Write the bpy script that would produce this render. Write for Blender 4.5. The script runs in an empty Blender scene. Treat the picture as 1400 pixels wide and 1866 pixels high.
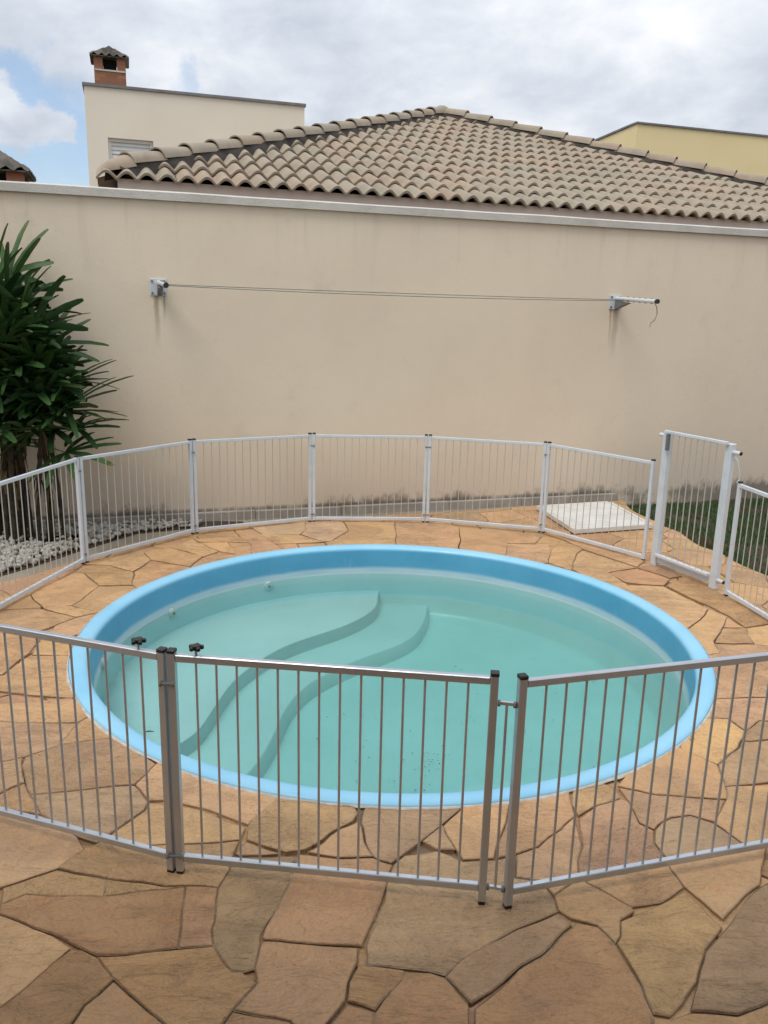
import bpy, bmesh, math, random
from mathutils import Vector, Matrix, noise
from mathutils.geometry import tessellate_polygon
random.seed(7)
PI = math.pi
S = bpy.context.scene
C = S.collection

# ------------------------------------------------------------------ camera
FPX, PITCH, ROLL, CAMH = 1480.0, 0.23948, 0.02377, 2.279      # pixels at 1400 x 1866, radians, metres
cp_, sp_, cr_, sr_ = math.cos(PITCH), math.sin(PITCH), math.cos(ROLL), math.sin(ROLL)
FW = Vector((0, cp_, -sp_)); DN0 = Vector((0, -sp_, -cp_)); RX0 = Vector((1, 0, 0))
RX = cr_ * RX0 - sr_ * DN0
DN = sr_ * RX0 + cr_ * DN0
EYE = Vector((0, 0, CAMH))
cam = bpy.data.objects.new('camera', bpy.data.cameras.new('camera'))
C.objects.link(cam)
cam.matrix_world = Matrix.Translation(EYE) @ Matrix((RX, -DN, -FW)).transposed().to_4x4()
cam.data.sensor_fit = 'VERTICAL'; cam.data.sensor_height = 36.0
cam.data.lens = 36.0 * FPX / 1866.0
cam.data.clip_end = 2000; cam.data.clip_start = 0.05
S.camera = cam

def ray(px, py):
    return (RX * ((px - 700) / FPX) + DN * ((py - 933) / FPX) + FW)
def gp(px, py, z=0.0):                       # the spot on the level z that shows at a place of the photograph
    d = ray(px, py); t = (z - CAMH) / d.z
    return EYE + d * t

# frame of the boundary wall: u along it, v behind it
WO = Vector((1.3, 9.83, 0)); TH = math.radians(17.2)
WU = Vector((math.cos(TH), math.sin(TH), 0)); WN = Vector((-math.sin(TH), math.cos(TH), 0))
def W(u, v, z): return WO + WU * u + WN * v + Vector((0, 0, z))

# ------------------------------------------------------------------ world, sun, exposure
SUN_EL, SUN_AZ = math.radians(60), math.radians(-143)          # azimuth from +Y towards +X
world = bpy.data.worlds.new('World'); S.world = world; world.use_nodes = True
nt = world.node_tree; nt.nodes.clear()
def wn(t, **k):
    n = nt.nodes.new(t)
    for a, b in k.items(): setattr(n, a, b)
    return n
L = nt.links.new
def wmath(op, a, b=None, c=None):
    n = wn('ShaderNodeMath', operation=op)
    for i, x in enumerate((a, b, c)):
        if x is None: continue
        if isinstance(x, (int, float)): n.inputs[i].default_value = x
        else: L(x, n.inputs[i])
    return n.outputs[0]
out = wn('ShaderNodeOutputWorld')
sky = wn('ShaderNodeTexSky', sky_type='NISHITA', sun_disc=False, sun_elevation=SUN_EL, sun_rotation=SUN_AZ)
sky.air_density = 1.0; sky.dust_density = 1.5; sky.ozone_density = 1.5
bgs = wn('ShaderNodeBackground'); bgs.inputs[1].default_value = 0.15; L(sky.outputs[0], bgs.inputs[0])
tc = wn('ShaderNodeTexCoord')
sep = wn('ShaderNodeSeparateXYZ'); L(tc.outputs['Generated'], sep.inputs[0])
den = wmath('ADD', wmath('MAXIMUM', sep.outputs[2], 0.0), 0.38)
comb = wn('ShaderNodeCombineXYZ')
L(wmath('DIVIDE', sep.outputs[0], den), comb.inputs[0]); L(wmath('DIVIDE', sep.outputs[1], den), comb.inputs[1])
def wnoise(scale, detail, rough, off, dist=0.0):
    mp = wn('ShaderNodeMapping'); mp.inputs['Location'].default_value = off
    L(comb.outputs[0], mp.inputs[0])
    n = wn('ShaderNodeTexNoise'); n.inputs['Scale'].default_value = scale; n.inputs['Detail'].default_value = detail
    n.inputs['Roughness'].default_value = rough; n.inputs['Distortion'].default_value = dist
    L(mp.outputs[0], n.inputs[0]); return n.outputs[0]
wrp = wn('ShaderNodeTexNoise'); L(tc.outputs['Generated'], wrp.inputs[0]); wrp.inputs['Scale'].default_value = 16; wrp.inputs['Detail'].default_value = 7; wrp.inputs['Roughness'].default_value = 0.6
wv0 = wn('ShaderNodeVectorMath', operation='SUBTRACT'); L(wrp.outputs[1], wv0.inputs[0]); wv0.inputs[1].default_value = (0.5, 0.5, 0.5)
wv1 = wn('ShaderNodeVectorMath', operation='MULTIPLY_ADD'); L(wv0.outputs[0], wv1.inputs[0]); wv1.inputs[1].default_value = (0.11, 0.11, 0.11); L(tc.outputs['Generated'], wv1.inputs[2])
def blob(px, py, r0, r1):                     # 1 near a direction of the sky, 0 away from it
    d = ray(px, py).normalized()
    vm = wn('ShaderNodeVectorMath', operation='DISTANCE'); L(wv1.outputs[0], vm.inputs[0]); vm.inputs[1].default_value = d
    m = wn('ShaderNodeMapRange', interpolation_type='SMOOTHSTEP'); L(vm.outputs['Value'], m.inputs[0])
    m.inputs[1].default_value = r0; m.inputs[2].default_value = r1; m.inputs[3].default_value = 1; m.inputs[4].default_value = 0
    return m.outputs[0]
n1 = wnoise(1.9, 7, 0.55, (3.1, 1.7, 0), 0.3)
n2 = wnoise(6.0, 7, 0.58, (0.4, 5.2, 0), 0.2)
n3 = wnoise(2.2, 5, 0.5, (7.7, 2.2, 0), 0.4)
hole = wmath('MAXIMUM', blob(20, 290, 0.07, 0.15), wmath('MULTIPLY', blob(40, 115, 0.01, 0.055), 0.9))
hole = wmath('MAXIMUM', hole, wmath('MULTIPLY', blob(350, 145, 0.004, 0.036), 0.55))
puff = wmath('MAXIMUM', blob(15, 205, 0.026, 0.046), blob(95, 222, 0.012, 0.026))
cov = wmath('SUBTRACT', wmath('ADD', wmath('MULTIPLY', n1, 0.7), 0.62), wmath('MULTIPLY', hole, 1.0))
cov = wmath('ADD', cov, wmath('MULTIPLY', puff, 0.95))
covr = wn('ShaderNodeMapRange', interpolation_type='SMOOTHSTEP'); L(cov, covr.inputs[0])
covr.inputs[1].default_value = 0.0; covr.inputs[2].default_value = 0.82; covr.inputs[3].default_value = 0.16
ramp = wn('ShaderNodeValToRGB')
L(wmath('ADD', wmath('MULTIPLY', n3, 0.55), wmath('MULTIPLY', n2, 0.45)), ramp.inputs[0])
ramp.color_ramp.elements[0].position = 0.34; ramp.color_ramp.elements[0].color = (0.43, 0.48, 0.56, 1)
ramp.color_ramp.elements[1].position = 0.66; ramp.color_ramp.elements[1].color = (0.86, 0.87, 0.895, 1)
e = ramp.color_ramp.elements.new(0.50); e.color = (0.62, 0.665, 0.735, 1)
# the cloud deck is brighter overhead, where the sun stands behind it
up = wn('ShaderNodeMapRange'); L(sep.outputs[2], up.inputs[0]); up.inputs[1].default_value = 0.25; up.inputs[2].default_value = 0.9
up.inputs[3].default_value = 1.0; up.inputs[4].default_value = 1.5
bgc = wn('ShaderNodeBackground'); L(ramp.outputs[0], bgc.inputs[0]); L(up.outputs[0], bgc.inputs[1])
mixw = wn('ShaderNodeMixShader'); L(covr.outputs[0], mixw.inputs[0]); L(bgs.outputs[0], mixw.inputs[1]); L(bgc.outputs[0], mixw.inputs[2])
L(mixw.outputs[0], out.inputs[0])

sl = bpy.data.lights.new('sun', 'SUN'); sl.energy = 1.5; sl.angle = math.radians(28); sl.color = (1.0, 0.95, 0.88)
sun = bpy.data.objects.new('sun', sl); C.objects.link(sun)
sdir = Vector((math.sin(SUN_AZ) * math.cos(SUN_EL), math.cos(SUN_AZ) * math.cos(SUN_EL), math.sin(SUN_EL)))
sun.rotation_euler = sdir.to_track_quat('Z', 'Y').to_euler()
sun.location = (0, 0, 12)
S.render.engine = 'CYCLES'
S.view_settings.view_transform = 'Standard'; S.view_settings.look = 'None'
S.view_settings.gamma = 1; S.view_settings.exposure = 0.22
S.cycles.max_bounces = 8; S.cycles.transparent_max_bounces = 24

# ------------------------------------------------------------------ materials
class Mat:
    def __init__(s, name, color=(0.5, 0.5, 0.5), rough=0.6, metal=0.0, spec=0.5):
        s.m = bpy.data.materials.new(name); s.m.use_nodes = True; s.t = s.m.node_tree
        s.b = s.t.nodes['Principled BSDF']
        s.b.inputs['Base Color'].default_value = (*color, 1); s.b.inputs['Roughness'].default_value = rough
        s.b.inputs['Metallic'].default_value = metal; s.b.inputs['Specular IOR Level'].default_value = spec
        s.tc = None; s.h = None
    def n(s, t, **k):
        n = s.t.nodes.new(t)
        for a, b in k.items(): setattr(n, a, b)
        return n
    def l(s, a, b): s.t.links.new(a, b)
    def co(s, kind='Object'):
        if s.tc is None: s.tc = s.n('ShaderNodeTexCoord')
        return s.tc.outputs[kind]
    def mathn(s, op, a, b=None, c=None):
        n = s.n('ShaderNodeMath', operation=op)
        for i, x in enumerate((a, b, c)):
            if x is None: continue
            if isinstance(x, (int, float)): n.inputs[i].default_value = x
            else: s.l(x, n.inputs[i])
        return n.outputs[0]
    def noise(s, scale, detail=5, rough=0.55, stretch=None, kind='Object', dist=0.0, off=(0, 0, 0), world=False):
        mp = s.n('ShaderNodeMapping')
        if stretch: mp.inputs['Scale'].default_value = stretch
        mp.inputs['Location'].default_value = off
        if world: s.l(s.n('ShaderNodeNewGeometry').outputs['Position'], mp.inputs[0])
        else: s.l(s.co(kind), mp.inputs[0])
        n = s.n('ShaderNodeTexNoise'); n.inputs['Scale'].default_value = scale; n.inputs['Detail'].default_value = detail
        n.inputs['Roughness'].default_value = rough; n.inputs['Distortion'].default_value = dist
        s.l(mp.outputs[0], n.inputs[0]); return n.outputs[0]
    def rng(s, v, a, b, c=0.0, d=1.0, smooth=True):
        n = s.n('ShaderNodeMapRange', interpolation_type='SMOOTHSTEP' if smooth else 'LINEAR')
        s.l(v, n.inputs[0])
        for i, x in enumerate((a, b, c, d)): n.inputs[i + 1].default_value = x
        return n.outputs[0]
    def mix(s, f, a, b, mode='MIX'):
        n = s.n('ShaderNodeMix', data_type='RGBA', blend_type=mode)
        for idx, x in ((0, f), (6, a), (7, b)):
            if isinstance(x, (int, float)): n.inputs[idx].default_value = x
            elif isinstance(x, tuple): n.inputs[idx].default_value = (*x, 1) if len(x) == 3 else x
            else: s.l(x, n.inputs[idx])
        return n.outputs[2]
    def ramp(s, v, stops):
        n = s.n('ShaderNodeValToRGB'); s.l(v, n.inputs[0]); r = n.color_ramp
        r.elements[0].position, r.elements[0].color = stops[0][0], (*stops[0][1], 1)
        r.elements[1].position, r.elements[1].color = stops[-1][0], (*stops[-1][1], 1)
        for p, c in stops[1:-1]: e = r.elements.new(p); e.color = (*c, 1)
        return n.outputs[0]
    def base(s, c): s.l(c, s.b.inputs['Base Color']); return s
    def rough(s, c): s.l(c, s.b.inputs['Roughness']); return s
    def bump(s, hgt, strength=0.4, dist=0.01):
        n = s.n('ShaderNodeBump'); n.inputs['Strength'].default_value = strength; n.inputs['Distance'].default_value = dist
        s.l(hgt, n.inputs['Height'])
        if s.h is not None: s.l(s.h, n.inputs['Normal'])
        s.h = n.outputs[0]; s.l(s.h, s.b.inputs['Normal']); return s

def mat_stone():
    m = Mat('flagstone', rough=0.7)
    oi = m.n('ShaderNodeObjectInfo')
    pos = m.n('ShaderNodeNewGeometry').outputs['Position']
    addv = m.n('ShaderNodeVectorMath', operation='MULTIPLY_ADD')
    cmb = m.n('ShaderNodeCombineXYZ')
    for i in range(3): m.l(oi.outputs['Random'], cmb.inputs[i])
    m.l(cmb.outputs[0], addv.inputs[0]); addv.inputs[1].default_value = (40, 70, 30); m.l(pos, addv.inputs[2])
    def nz(sc, det, ro, dist=0.0, st=(1, 1, 1)):
        mp = m.n('ShaderNodeMapping'); mp.inputs['Scale'].default_value = st
        mp.vector_type = 'POINT'; m.l(addv.outputs[0], mp.inputs[0])
        m.l(m.mathn('MULTIPLY', oi.outputs['Random'], 6.2), rot_in(m, mp))
        n = m.n('ShaderNodeTexNoise'); n.inputs['Scale'].default_value = sc; n.inputs['Detail'].default_value = det
        n.inputs['Roughness'].default_value = ro; n.inputs['Distortion'].default_value = dist
        m.l(mp.outputs[0], n.inputs[0]); return n.outputs[0]
    big = nz(2.2, 5, 0.6, 0.8); mid = nz(9, 8, 0.65, 0.3); fine = nz(75, 6, 0.7); lay = nz(3.0, 9, 0.62, 1.6, (1, 2.4, 1))
    c = oi.outputs['Color']
    c1 = m.mix(m.rng(big, 0.42, 0.60), m.mix(1.0, c, (1.05, 1.02, 0.97), 'MULTIPLY'), m.mix(1.0, c, (0.86, 0.83, 0.80), 'MULTIPLY'))
    c2 = m.mix(m.rng(mid, 0.52, 0.70, 0, 0.32), c1, (0.33, 0.225, 0.14))
    c3 = m.mix(m.rng(lay, 0.56, 0.72, 0, 0.5), c2, m.mix(1.0, c2, (1.28, 1.05, 0.78), 'MULTIPLY'))
    # water stains and grey bloom that run across the joints
    st = m.noise(0.9, 5, 0.6, world=True, dist=0.6)
    c4 = m.mix(m.rng(st, 0.53, 0.74, 0, 0.30), c3, (0.36, 0.27, 0.18))
    dk = m.noise(5.5, 7, 0.7, world=True, off=(9, 3, 0))
    c5 = m.mix(m.rng(dk, 0.57, 0.76, 0, 0.5), c4, (0.16, 0.10, 0.06))
    c6 = m.mix(m.rng(fine, 0.40, 0.64, 0.0, 1.0), m.mix(1.0, c5, (0.94, 0.93, 0.92), 'MULTIPLY'), m.mix(1.0, c5, (1.05, 1.05, 1.04), 'MULTIPLY'))
    spk = nz(160, 3, 0.6)
    c7 = m.mix(m.rng(spk, 0.62, 0.72, 0, 0.55), c6, (0.08, 0.06, 0.045))
    fr_ = m.mathn('FRACT', m.mathn('MULTIPLY', lay, 9.0)); eg = m.mathn('MULTIPLY', m.rng(fr_, 0.0, 0.10, 1, 0), m.rng(oi.outputs['Random'], 0.25, 0.9, 0.05, 0.75))
    eg = m.mathn('MULTIPLY', eg, m.rng(big, 0.42, 0.58))
    c7 = m.mix(eg, c7, m.mix(1.0, c7, (0.42, 0.36, 0.30), 'MULTIPLY'))
    m.base(c7)
    m.rough(m.rng(mid, 0.3, 0.7, 0.50, 0.80))
    # cleft ledges
    led = m.mathn('ADD', m.mathn('FLOOR', m.mathn('MULTIPLY', lay, 9.0)), m.mathn('MULTIPLY', m.mathn('FRACT', m.mathn('MULTIPLY', lay, 9.0)), 0.35))
    amt = m.rng(oi.outputs['Random'], 0.2, 0.8, 0.15, 1.2)
    m.bump(m.mathn('MULTIPLY', led, amt), 0.9, 0.012)
    m.bump(mid, 0.7, 0.016)
    m.bump(fine, 0.35, 0.004)
    return m.m
def rot_in(m, mp):
    c = m.n('ShaderNodeCombineXYZ'); m.l(c.outputs[0], mp.inputs['Rotation']); return c.inputs[2]

def mat_mortar():
    m = Mat('mortar', rough=0.95)
    a = m.noise(3.5, 6, 0.65, dist=0.4); b = m.noise(60, 4, 0.7)
    c = m.ramp(a, [(0.32, (0.12, 0.078, 0.045)), (0.48, (0.27, 0.175, 0.10)), (0.62, (0.48, 0.36, 0.24))])
    m.base(m.mix(m.rng(b, 0.3, 0.7, 0, 0.5), c, (0.11, 0.085, 0.065))); m.bump(b, 0.8, 0.008); return m.m

def mat_wall():
    m = Mat('stucco_cream', rough=0.85, spec=0.25)
    obj = m.co()
    sp = m.n('ShaderNodeSeparateXYZ'); m.l(obj, sp.inputs[0])
    u, z = sp.outputs[0], sp.outputs[2]
    a = m.noise(0.55, 5, 0.6); fine = m.noise(42, 5, 0.65); roll = m.noise(14, 4, 0.6)
    base = m.mix(m.rng(a, 0.35, 0.68), (0.745, 0.63, 0.485), (0.70, 0.585, 0.45))
    # streaks from the coping
    st = m.noise(5.0, 5, 0.65, stretch=(1, 1, 0.06), dist=0.15)
    top = m.mathn('MULTIPLY', m.rng(z, 2.4, 3.34, 0, 1), m.rng(st, 0.50, 0.78, 0, 1))
    base = m.mix(m.mathn('MULTIPLY', top, 0.28), base, (0.34, 0.25, 0.19))
    blot = m.noise(2.4, 6, 0.65, off=(4, 0, 8))
    base = m.mix(m.rng(blot, 0.55, 0.8, 0, 0.25), base, (0.40, 0.33, 0.24))
    # damp and mould rising from the skirting
    g = m.noise(6.5, 8, 0.75, stretch=(1, 1, 0.7)); g2 = m.noise(0.8, 3, 0.5, off=(3, 3, 3))
    low = m.rng(z, 0.06, 0.52, 1, 0, False)
    k = m.mathn('MULTIPLY', m.mathn('POWER', low, 2.0), m.rng(g2, 0.35, 0.65, 0.25, 1.0))
    mould = m.rng(m.mathn('ADD', m.mathn('MULTIPLY', k, 0.42), m.mathn('MULTIPLY', g, 0.75)), 0.53, 0.76)
    mould = m.mathn('MULTIPLY', mould, m.rng(z, 0.5, 0.62, 1, 0))
    base = m.mix(m.mathn('MULTIPLY', mould, 0.85), base, (0.075, 0.062, 0.05))
    ln_ = m.mathn('MULTIPLY', m.mathn('MULTIPLY', m.rng(z, 0.095, 0.135, 1, 0), m.rng(u, 1.75, 1.85, 1, 0)), m.rng(m.noise(3.0, 6, 0.7, stretch=(1, 1, 0.2), off=(8, 0, 0)), 0.34, 0.56, 0.15, 1))
    base = m.mix(m.mathn('MULTIPLY', ln_, 0.85), base, (0.05, 0.04, 0.03))
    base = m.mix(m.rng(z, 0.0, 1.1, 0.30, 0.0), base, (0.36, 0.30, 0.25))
    # rusty runs under the two clothes line brackets
    for (uc, zt, ln, wd) in ((-3.885, 2.42, 0.55, 0.022), (-3.81, 2.42, 0.30, 0.010), (1.56, 2.42, 0.62, 0.035), (1.49, 2.42, 0.5, 0.012)):
        wob = m.mathn('MULTIPLY', m.mathn('SUBTRACT', m.noise(4, 3, 0.5, off=(uc, 0, 0)), 0.5), 0.05)
        du = m.mathn('ABSOLUTE', m.mathn('ADD', m.mathn('SUBTRACT', u, uc), wob))
        f = m.mathn('MULTIPLY', m.rng(du, wd * 0.3, wd * 1.8, 1, 0), m.rng(z, zt - ln, zt - 0.02, 0, 1, False))
        f = m.mathn('MULTIPLY', f, m.rng(z, zt, zt + 0.02, 1, 0))
        base = m.mix(m.mathn('MULTIPLY', f, 0.75), base, (0.26, 0.19, 0.11))
    m.base(base); m.bump(roll, 0.25, 0.008); m.bump(fine, 0.4, 0.005)
    return m.m

def mat_plain(name, c1, c2, rough=0.8, sc=1.5, bsc=30, bs=0.3, metal=0.0, spec=0.4, bd=0.005):
    m = Mat(name, c1, rough, metal, spec)
    a = m.noise(sc, 6, 0.62, dist=0.3); b = m.noise(bsc, 5, 0.65)
    m.base(m.mix(m.rng(a, 0.36, 0.68), c1, c2)); m.bump(b, bs, bd)
    m.rough(m.rng(b, 0.3, 0.7, max(0.05, rough - 0.12), min(1, rough + 0.1)))
    return m

def mat_coping():
    m = mat_plain('coping_mortar', (0.60, 0.565, 0.51), (0.50, 0.47, 0.42), 0.9, 2.0, 45, 0.7, bd=0.01)
    chip = m.noise(16, 8, 0.75, stretch=(1, 1, 2)); loc = m.noise(0.9, 3, 0.5, off=(2.3, 0, 0))
    f = m.mathn('MULTIPLY', m.rng(chip, 0.60, 0.68), m.rng(loc, 0.48, 0.62, 0.15, 1))
    prev = m.b.inputs['Base Color'].links[0].from_socket
    m.base(m.mix(m.mathn('MULTIPLY', f, 0.8), prev, (0.13, 0.115, 0.10)))
    return m.m

def mat_rooftile(name='roof_tile_concrete', c1=(0.35, 0.30, 0.23), c2=(0.29, 0.25, 0.19)):
    m = Mat(name, rough=0.88, spec=0.3)
    oi = m.n('ShaderNodeObjectInfo')
    a = m.noise(3.0, 6, 0.65, world=True); b = m.noise(50, 4, 0.7); big = m.noise(0.5, 4, 0.6, world=True, off=(5, 0, 0))
    c = m.mix(m.rng(a, 0.38, 0.66), c1, c2)
    c = m.mix(m.rng(oi.outputs['Random'], 0, 1, 0, 0.6), c, m.mix(1.0, c, (1.10, 0.93, 0.86), 'MULTIPLY'))
    c = m.mix(m.rng(big, 0.5, 0.75, 0, 0.4), c, (0.22, 0.20, 0.15))
    lich = m.noise(9, 8, 0.75, world=True, off=(1, 8, 0))
    c = m.mix(m.rng(lich, 0.60, 0.74, 0, 0.65), c, (0.10, 0.085, 0.065))
    m.base(c); m.bump(b, 0.5, 0.006); return m.m

def mat_metal(name, base, rough, metal):
    m = Mat(name, base, rough, metal)
    a = m.noise(7, 5, 0.6, world=True); b = m.noise(70, 4, 0.7, world=True)
    m.base(m.mix(m.rng(a, 0.42, 0.72, 0, 0.35), base, tuple(x * 0.72 for x in base)))
    m.rough(m.rng(a, 0.3, 0.7, rough - 0.05, rough + 0.10))
    return m.m

def mat_pool():
    m = Mat('gelcoat', rough=0.32)
    g = m.n('ShaderNodeNewGeometry'); sp = m.n('ShaderNodeSeparateXYZ'); m.l(g.outputs['Position'], sp.inputs[0]); z = sp.outputs[2]
    a = m.noise(1.6, 5, 0.6); w = m.noise(3.0, 5, 0.6); fine = m.noise(25, 6, 0.7)
    blue = m.mix(m.rng(a, 0.35, 0.7), (0.075, 0.30, 0.47), (0.09, 0.335, 0.51))
    # lip coloured paler than the wall, sky sheen painted in
    blue = m.mix(m.rng(z, -0.025, 0.008), blue, m.mix(m.rng(a, 0.35, 0.7), (0.25, 0.56, 0.78), (0.30, 0.60, 0.79)))
    zz = m.mathn('ADD', z, m.mathn('MULTIPLY', m.mathn('SUBTRACT', w, 0.5), 0.035))
    under = m.mix(m.rng(a, 0.3, 0.7), (0.42, 0.62, 0.62), (0.37, 0.57, 0.565))
    under = m.mix(m.rng(fine, 0.56, 0.75, 0, 0.35), under, (0.24, 0.42, 0.40))
    c = m.mix(m.rng(zz, -0.245, -0.225, 1, 0), blue, under)
    band = m.mathn('MULTIPLY', m.rng(zz, -0.262, -0.240, 0, 1), m.rng(zz, -0.205, -0.165, 1, 0))
    band = m.mathn('MULTIPLY', band, m.rng(w, 0.3, 0.6, 0.75, 1.0))
    c = m.mix(m.mathn('MULTIPLY', band, 0.8), c, (0.46, 0.58, 0.60))
    drip = m.noise(11, 6, 0.7, stretch=(1, 1, 0.15))
    c = m.mix(m.mathn('MULTIPLY', m.rng(drip, 0.58, 0.75, 0, 0.3), m.rng(z, -0.2, -0.02, 1, 0)), c, (0.35, 0.52, 0.60))
    m.base(c); m.rough(m.rng(w, 0.3, 0.7, 0.28, 0.5)); return m.m

def mat_water():
    m = Mat('pool_water'); t = m.t
    t.nodes.remove(m.b)
    o = [n for n in t.nodes if n.type == 'OUTPUT_MATERIAL'][0]
    tr = m.n('ShaderNodeBsdfTransparent'); gl = m.n('ShaderNodeBsdfGlossy'); gl.inputs['Roughness'].default_value = 0.06
    fr = m.n('ShaderNodeFresnel'); fr.inputs[0].default_value = 1.33
    bmp = m.n('ShaderNodeBump'); bmp.inputs['Strength'].default_value = 0.12; bmp.inputs['Distance'].default_value = 0.01
    m.l(m.noise(3.5, 3, 0.5, dist=0.3), bmp.inputs['Height']); m.l(bmp.outputs[0], gl.inputs['Normal']); m.l(bmp.outputs[0], fr.inputs['Normal'])
    df = m.n('ShaderNodeBsdfDiffuse'); df.inputs[0].default_value = (0.45, 0.66, 0.60, 1)
    mx0 = m.n('ShaderNodeMixShader'); mx0.inputs[0].default_value = 0.07; m.l(tr.outputs[0], mx0.inputs[1]); m.l(df.outputs[0], mx0.inputs[2])
    mx = m.n('ShaderNodeMixShader'); m.l(fr.outputs[0], mx.inputs[0]); m.l(mx0.outputs[0], mx.inputs[1]); m.l(gl.outputs[0], mx.inputs[2])
    m.l(mx.outputs[0], o.inputs['Surface'])
    va = m.n('ShaderNodeVolumeAbsorption'); va.inputs['Color'].default_value = (0.33, 0.80, 0.775, 1); va.inputs['Density'].default_value = 0.95
    m.l(va.outputs[0], o.inputs['Volume']); return m.m

def mat_leaf():
    m = Mat('palm_leaf', rough=0.5, spec=0.3)
    oi = m.n('ShaderNodeObjectInfo'); a = m.noise(12, 5, 0.6)
    c = m.mix(oi.outputs['Random'], (0.016, 0.048, 0.014), (0.042, 0.105, 0.024))
    c = m.mix(m.rng(a, 0.5, 0.75, 0, 0.5), c, (0.06, 0.11, 0.03))
    sx = m.n('ShaderNodeSeparateXYZ'); m.l(m.co(), sx.inputs[0])
    c = m.mix(m.rng(m.mathn('ADD', sx.outputs[0], m.mathn('MULTIPLY', a, 0.2)), 0.72, 0.95, 0, 0.6), c, (0.12, 0.13, 0.045))
    m.base(c); m.bump(m.noise(45, 3, 0.5, stretch=(0.1, 1, 1)), 0.3, 0.003); return m.m

def mat_brick():
    m = Mat('brick_face', rough=0.9)
    mp = m.n('ShaderNodeMapping'); mp.inputs['Rotation'].default_value = (PI / 2, 0, 0); m.l(m.co(), mp.inputs[0])
    b = m.n('ShaderNodeTexBrick'); m.l(mp.outputs[0], b.inputs[0]); b.inputs['Scale'].default_value = 1
    b.inputs['Brick Width'].default_value = 0.22; b.inputs['Row Height'].default_value = 0.07; b.inputs['Mortar Size'].default_value = 0.008
    b.inputs['Color1'].default_value = (0.36, 0.15, 0.075, 1); b.inputs['Color2'].default_value = (0.27, 0.10, 0.05, 1); b.inputs['Mortar'].default_value = (0.20, 0.13, 0.09, 1)
    n = m.noise(4, 6, 0.7)
    m.base(m.mix(m.rng(n, 0.5, 0.8, 0, 0.6), b.outputs[0], (0.16, 0.09, 0.06))); m.bump(b.outputs[1], -0.5, 0.01); return m.m

M = dict(
    stone=mat_stone(), mortar=mat_mortar(), wall=mat_wall(), coping=mat_coping(), tile=mat_rooftile(),
    oldtile=mat_rooftile('chimney_tile', (0.13, 0.12, 0.10), (0.05, 0.05, 0.042)),
    bed=mat_plain('bedding_mortar', (0.060, 0.050, 0.042), (0.035, 0.030, 0.026), 0.95, 5, 40, 0.9, bd=0.012).m,
    alu=mat_metal('brushed_aluminium', (0.55, 0.59, 0.64), 0.33, 0.75), alulight=mat_metal('pale_aluminium', (0.72, 0.70, 0.66), 0.35, 0.7),
    white=mat_metal('white_enamel', (0.60, 0.635, 0.67), 0.35, 0.0),
    black=mat_plain('black_plastic', (0.018, 0.018, 0.019), (0.03, 0.03, 0.03), 0.45, 8, 60, 0.2).m,
    pool=mat_pool(), water=mat_water(), leaf=mat_leaf(), brick=mat_brick(),
    bark=mat_plain('palm_fibre', (0.075, 0.055, 0.038), (0.028, 0.021, 0.016), 0.95, 14, 60, 1.0, bd=0.02).m,
    deadleaf=mat_plain('dead_frond', (0.16, 0.125, 0.06), (0.09, 0.08, 0.035), 0.9, 14, 60, 0.6).m,
    concrete=mat_plain('concrete', (0.30, 0.265, 0.205), (0.22, 0.195, 0.155), 0.92, 2.0, 45, 0.7, bd=0.01).m,
    skirt=mat_plain('skirting_mortar', (0.36, 0.33, 0.29), (0.25, 0.23, 0.20), 0.92, 2.4, 45, 0.7, bd=0.01).m,
    pebble=mat_plain('white_pebble', (0.47, 0.45, 0.40), (0.27, 0.25, 0.215), 0.85, 9, 60, 0.5).m,
    soil=mat_plain('soil', (0.075, 0.055, 0.038), (0.045, 0.035, 0.026), 0.98, 3, 40, 1.0, bd=0.02).m,
    creamhouse=mat_plain('cream_render', (0.78, 0.71, 0.585), (0.74, 0.67, 0.55), 0.9, 0.5, 30, 0.2).m,
    housewall=mat_plain('pinkish_render', (0.66, 0.56, 0.48), (0.62, 0.52, 0.45), 0.9, 0.8, 30, 0.25).m,
    yellow=mat_plain('yellow_render', (0.84, 0.69, 0.38), (0.80, 0.65, 0.355), 0.9, 0.5, 30, 0.2).m,
    flash=mat_plain('grey_flashing', (0.20, 0.20, 0.20), (0.15, 0.15, 0.15), 0.6, 3, 20, 0.1).m,
    shutter=mat_plain('white_shutter', (0.72, 0.73, 0.72), (0.66, 0.67, 0.66), 0.45, 3, 20, 0.05).m,
    lid=mat_plain('white_fibre_lid', (0.66, 0.65, 0.61), (0.56, 0.55, 0.51), 0.6, 4, 60, 0.2).m,
    jet=mat_plain('jet_plastic', (0.45, 0.58, 0.54), (0.38, 0.5, 0.46), 0.5).m,
    dark=mat_plain('dark_void', (0.01, 0.01, 0.01), (0.012, 0.012, 0.012), 0.9).m,
    wood=mat_plain('dark_wood', (0.05, 0.035, 0.025), (0.03, 0.022, 0.017), 0.7, 6, 40, 0.4).m,
    wire=mat_plain('green_wire', (0.13, 0.16, 0.14), (0.09, 0.11, 0.10), 0.4, 8, 60, 0.1).m,
    debris=mat_plain('wet_leaf_litter', (0.03, 0.05, 0.035), (0.05, 0.05, 0.03), 0.8, 20, 60, 0.1).m,
    plaster=mat_plain('veranda_plaster', (0.40, 0.33, 0.25), (0.36, 0.30, 0.22), 0.9, 1, 30, 0.2).m,
)

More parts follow.
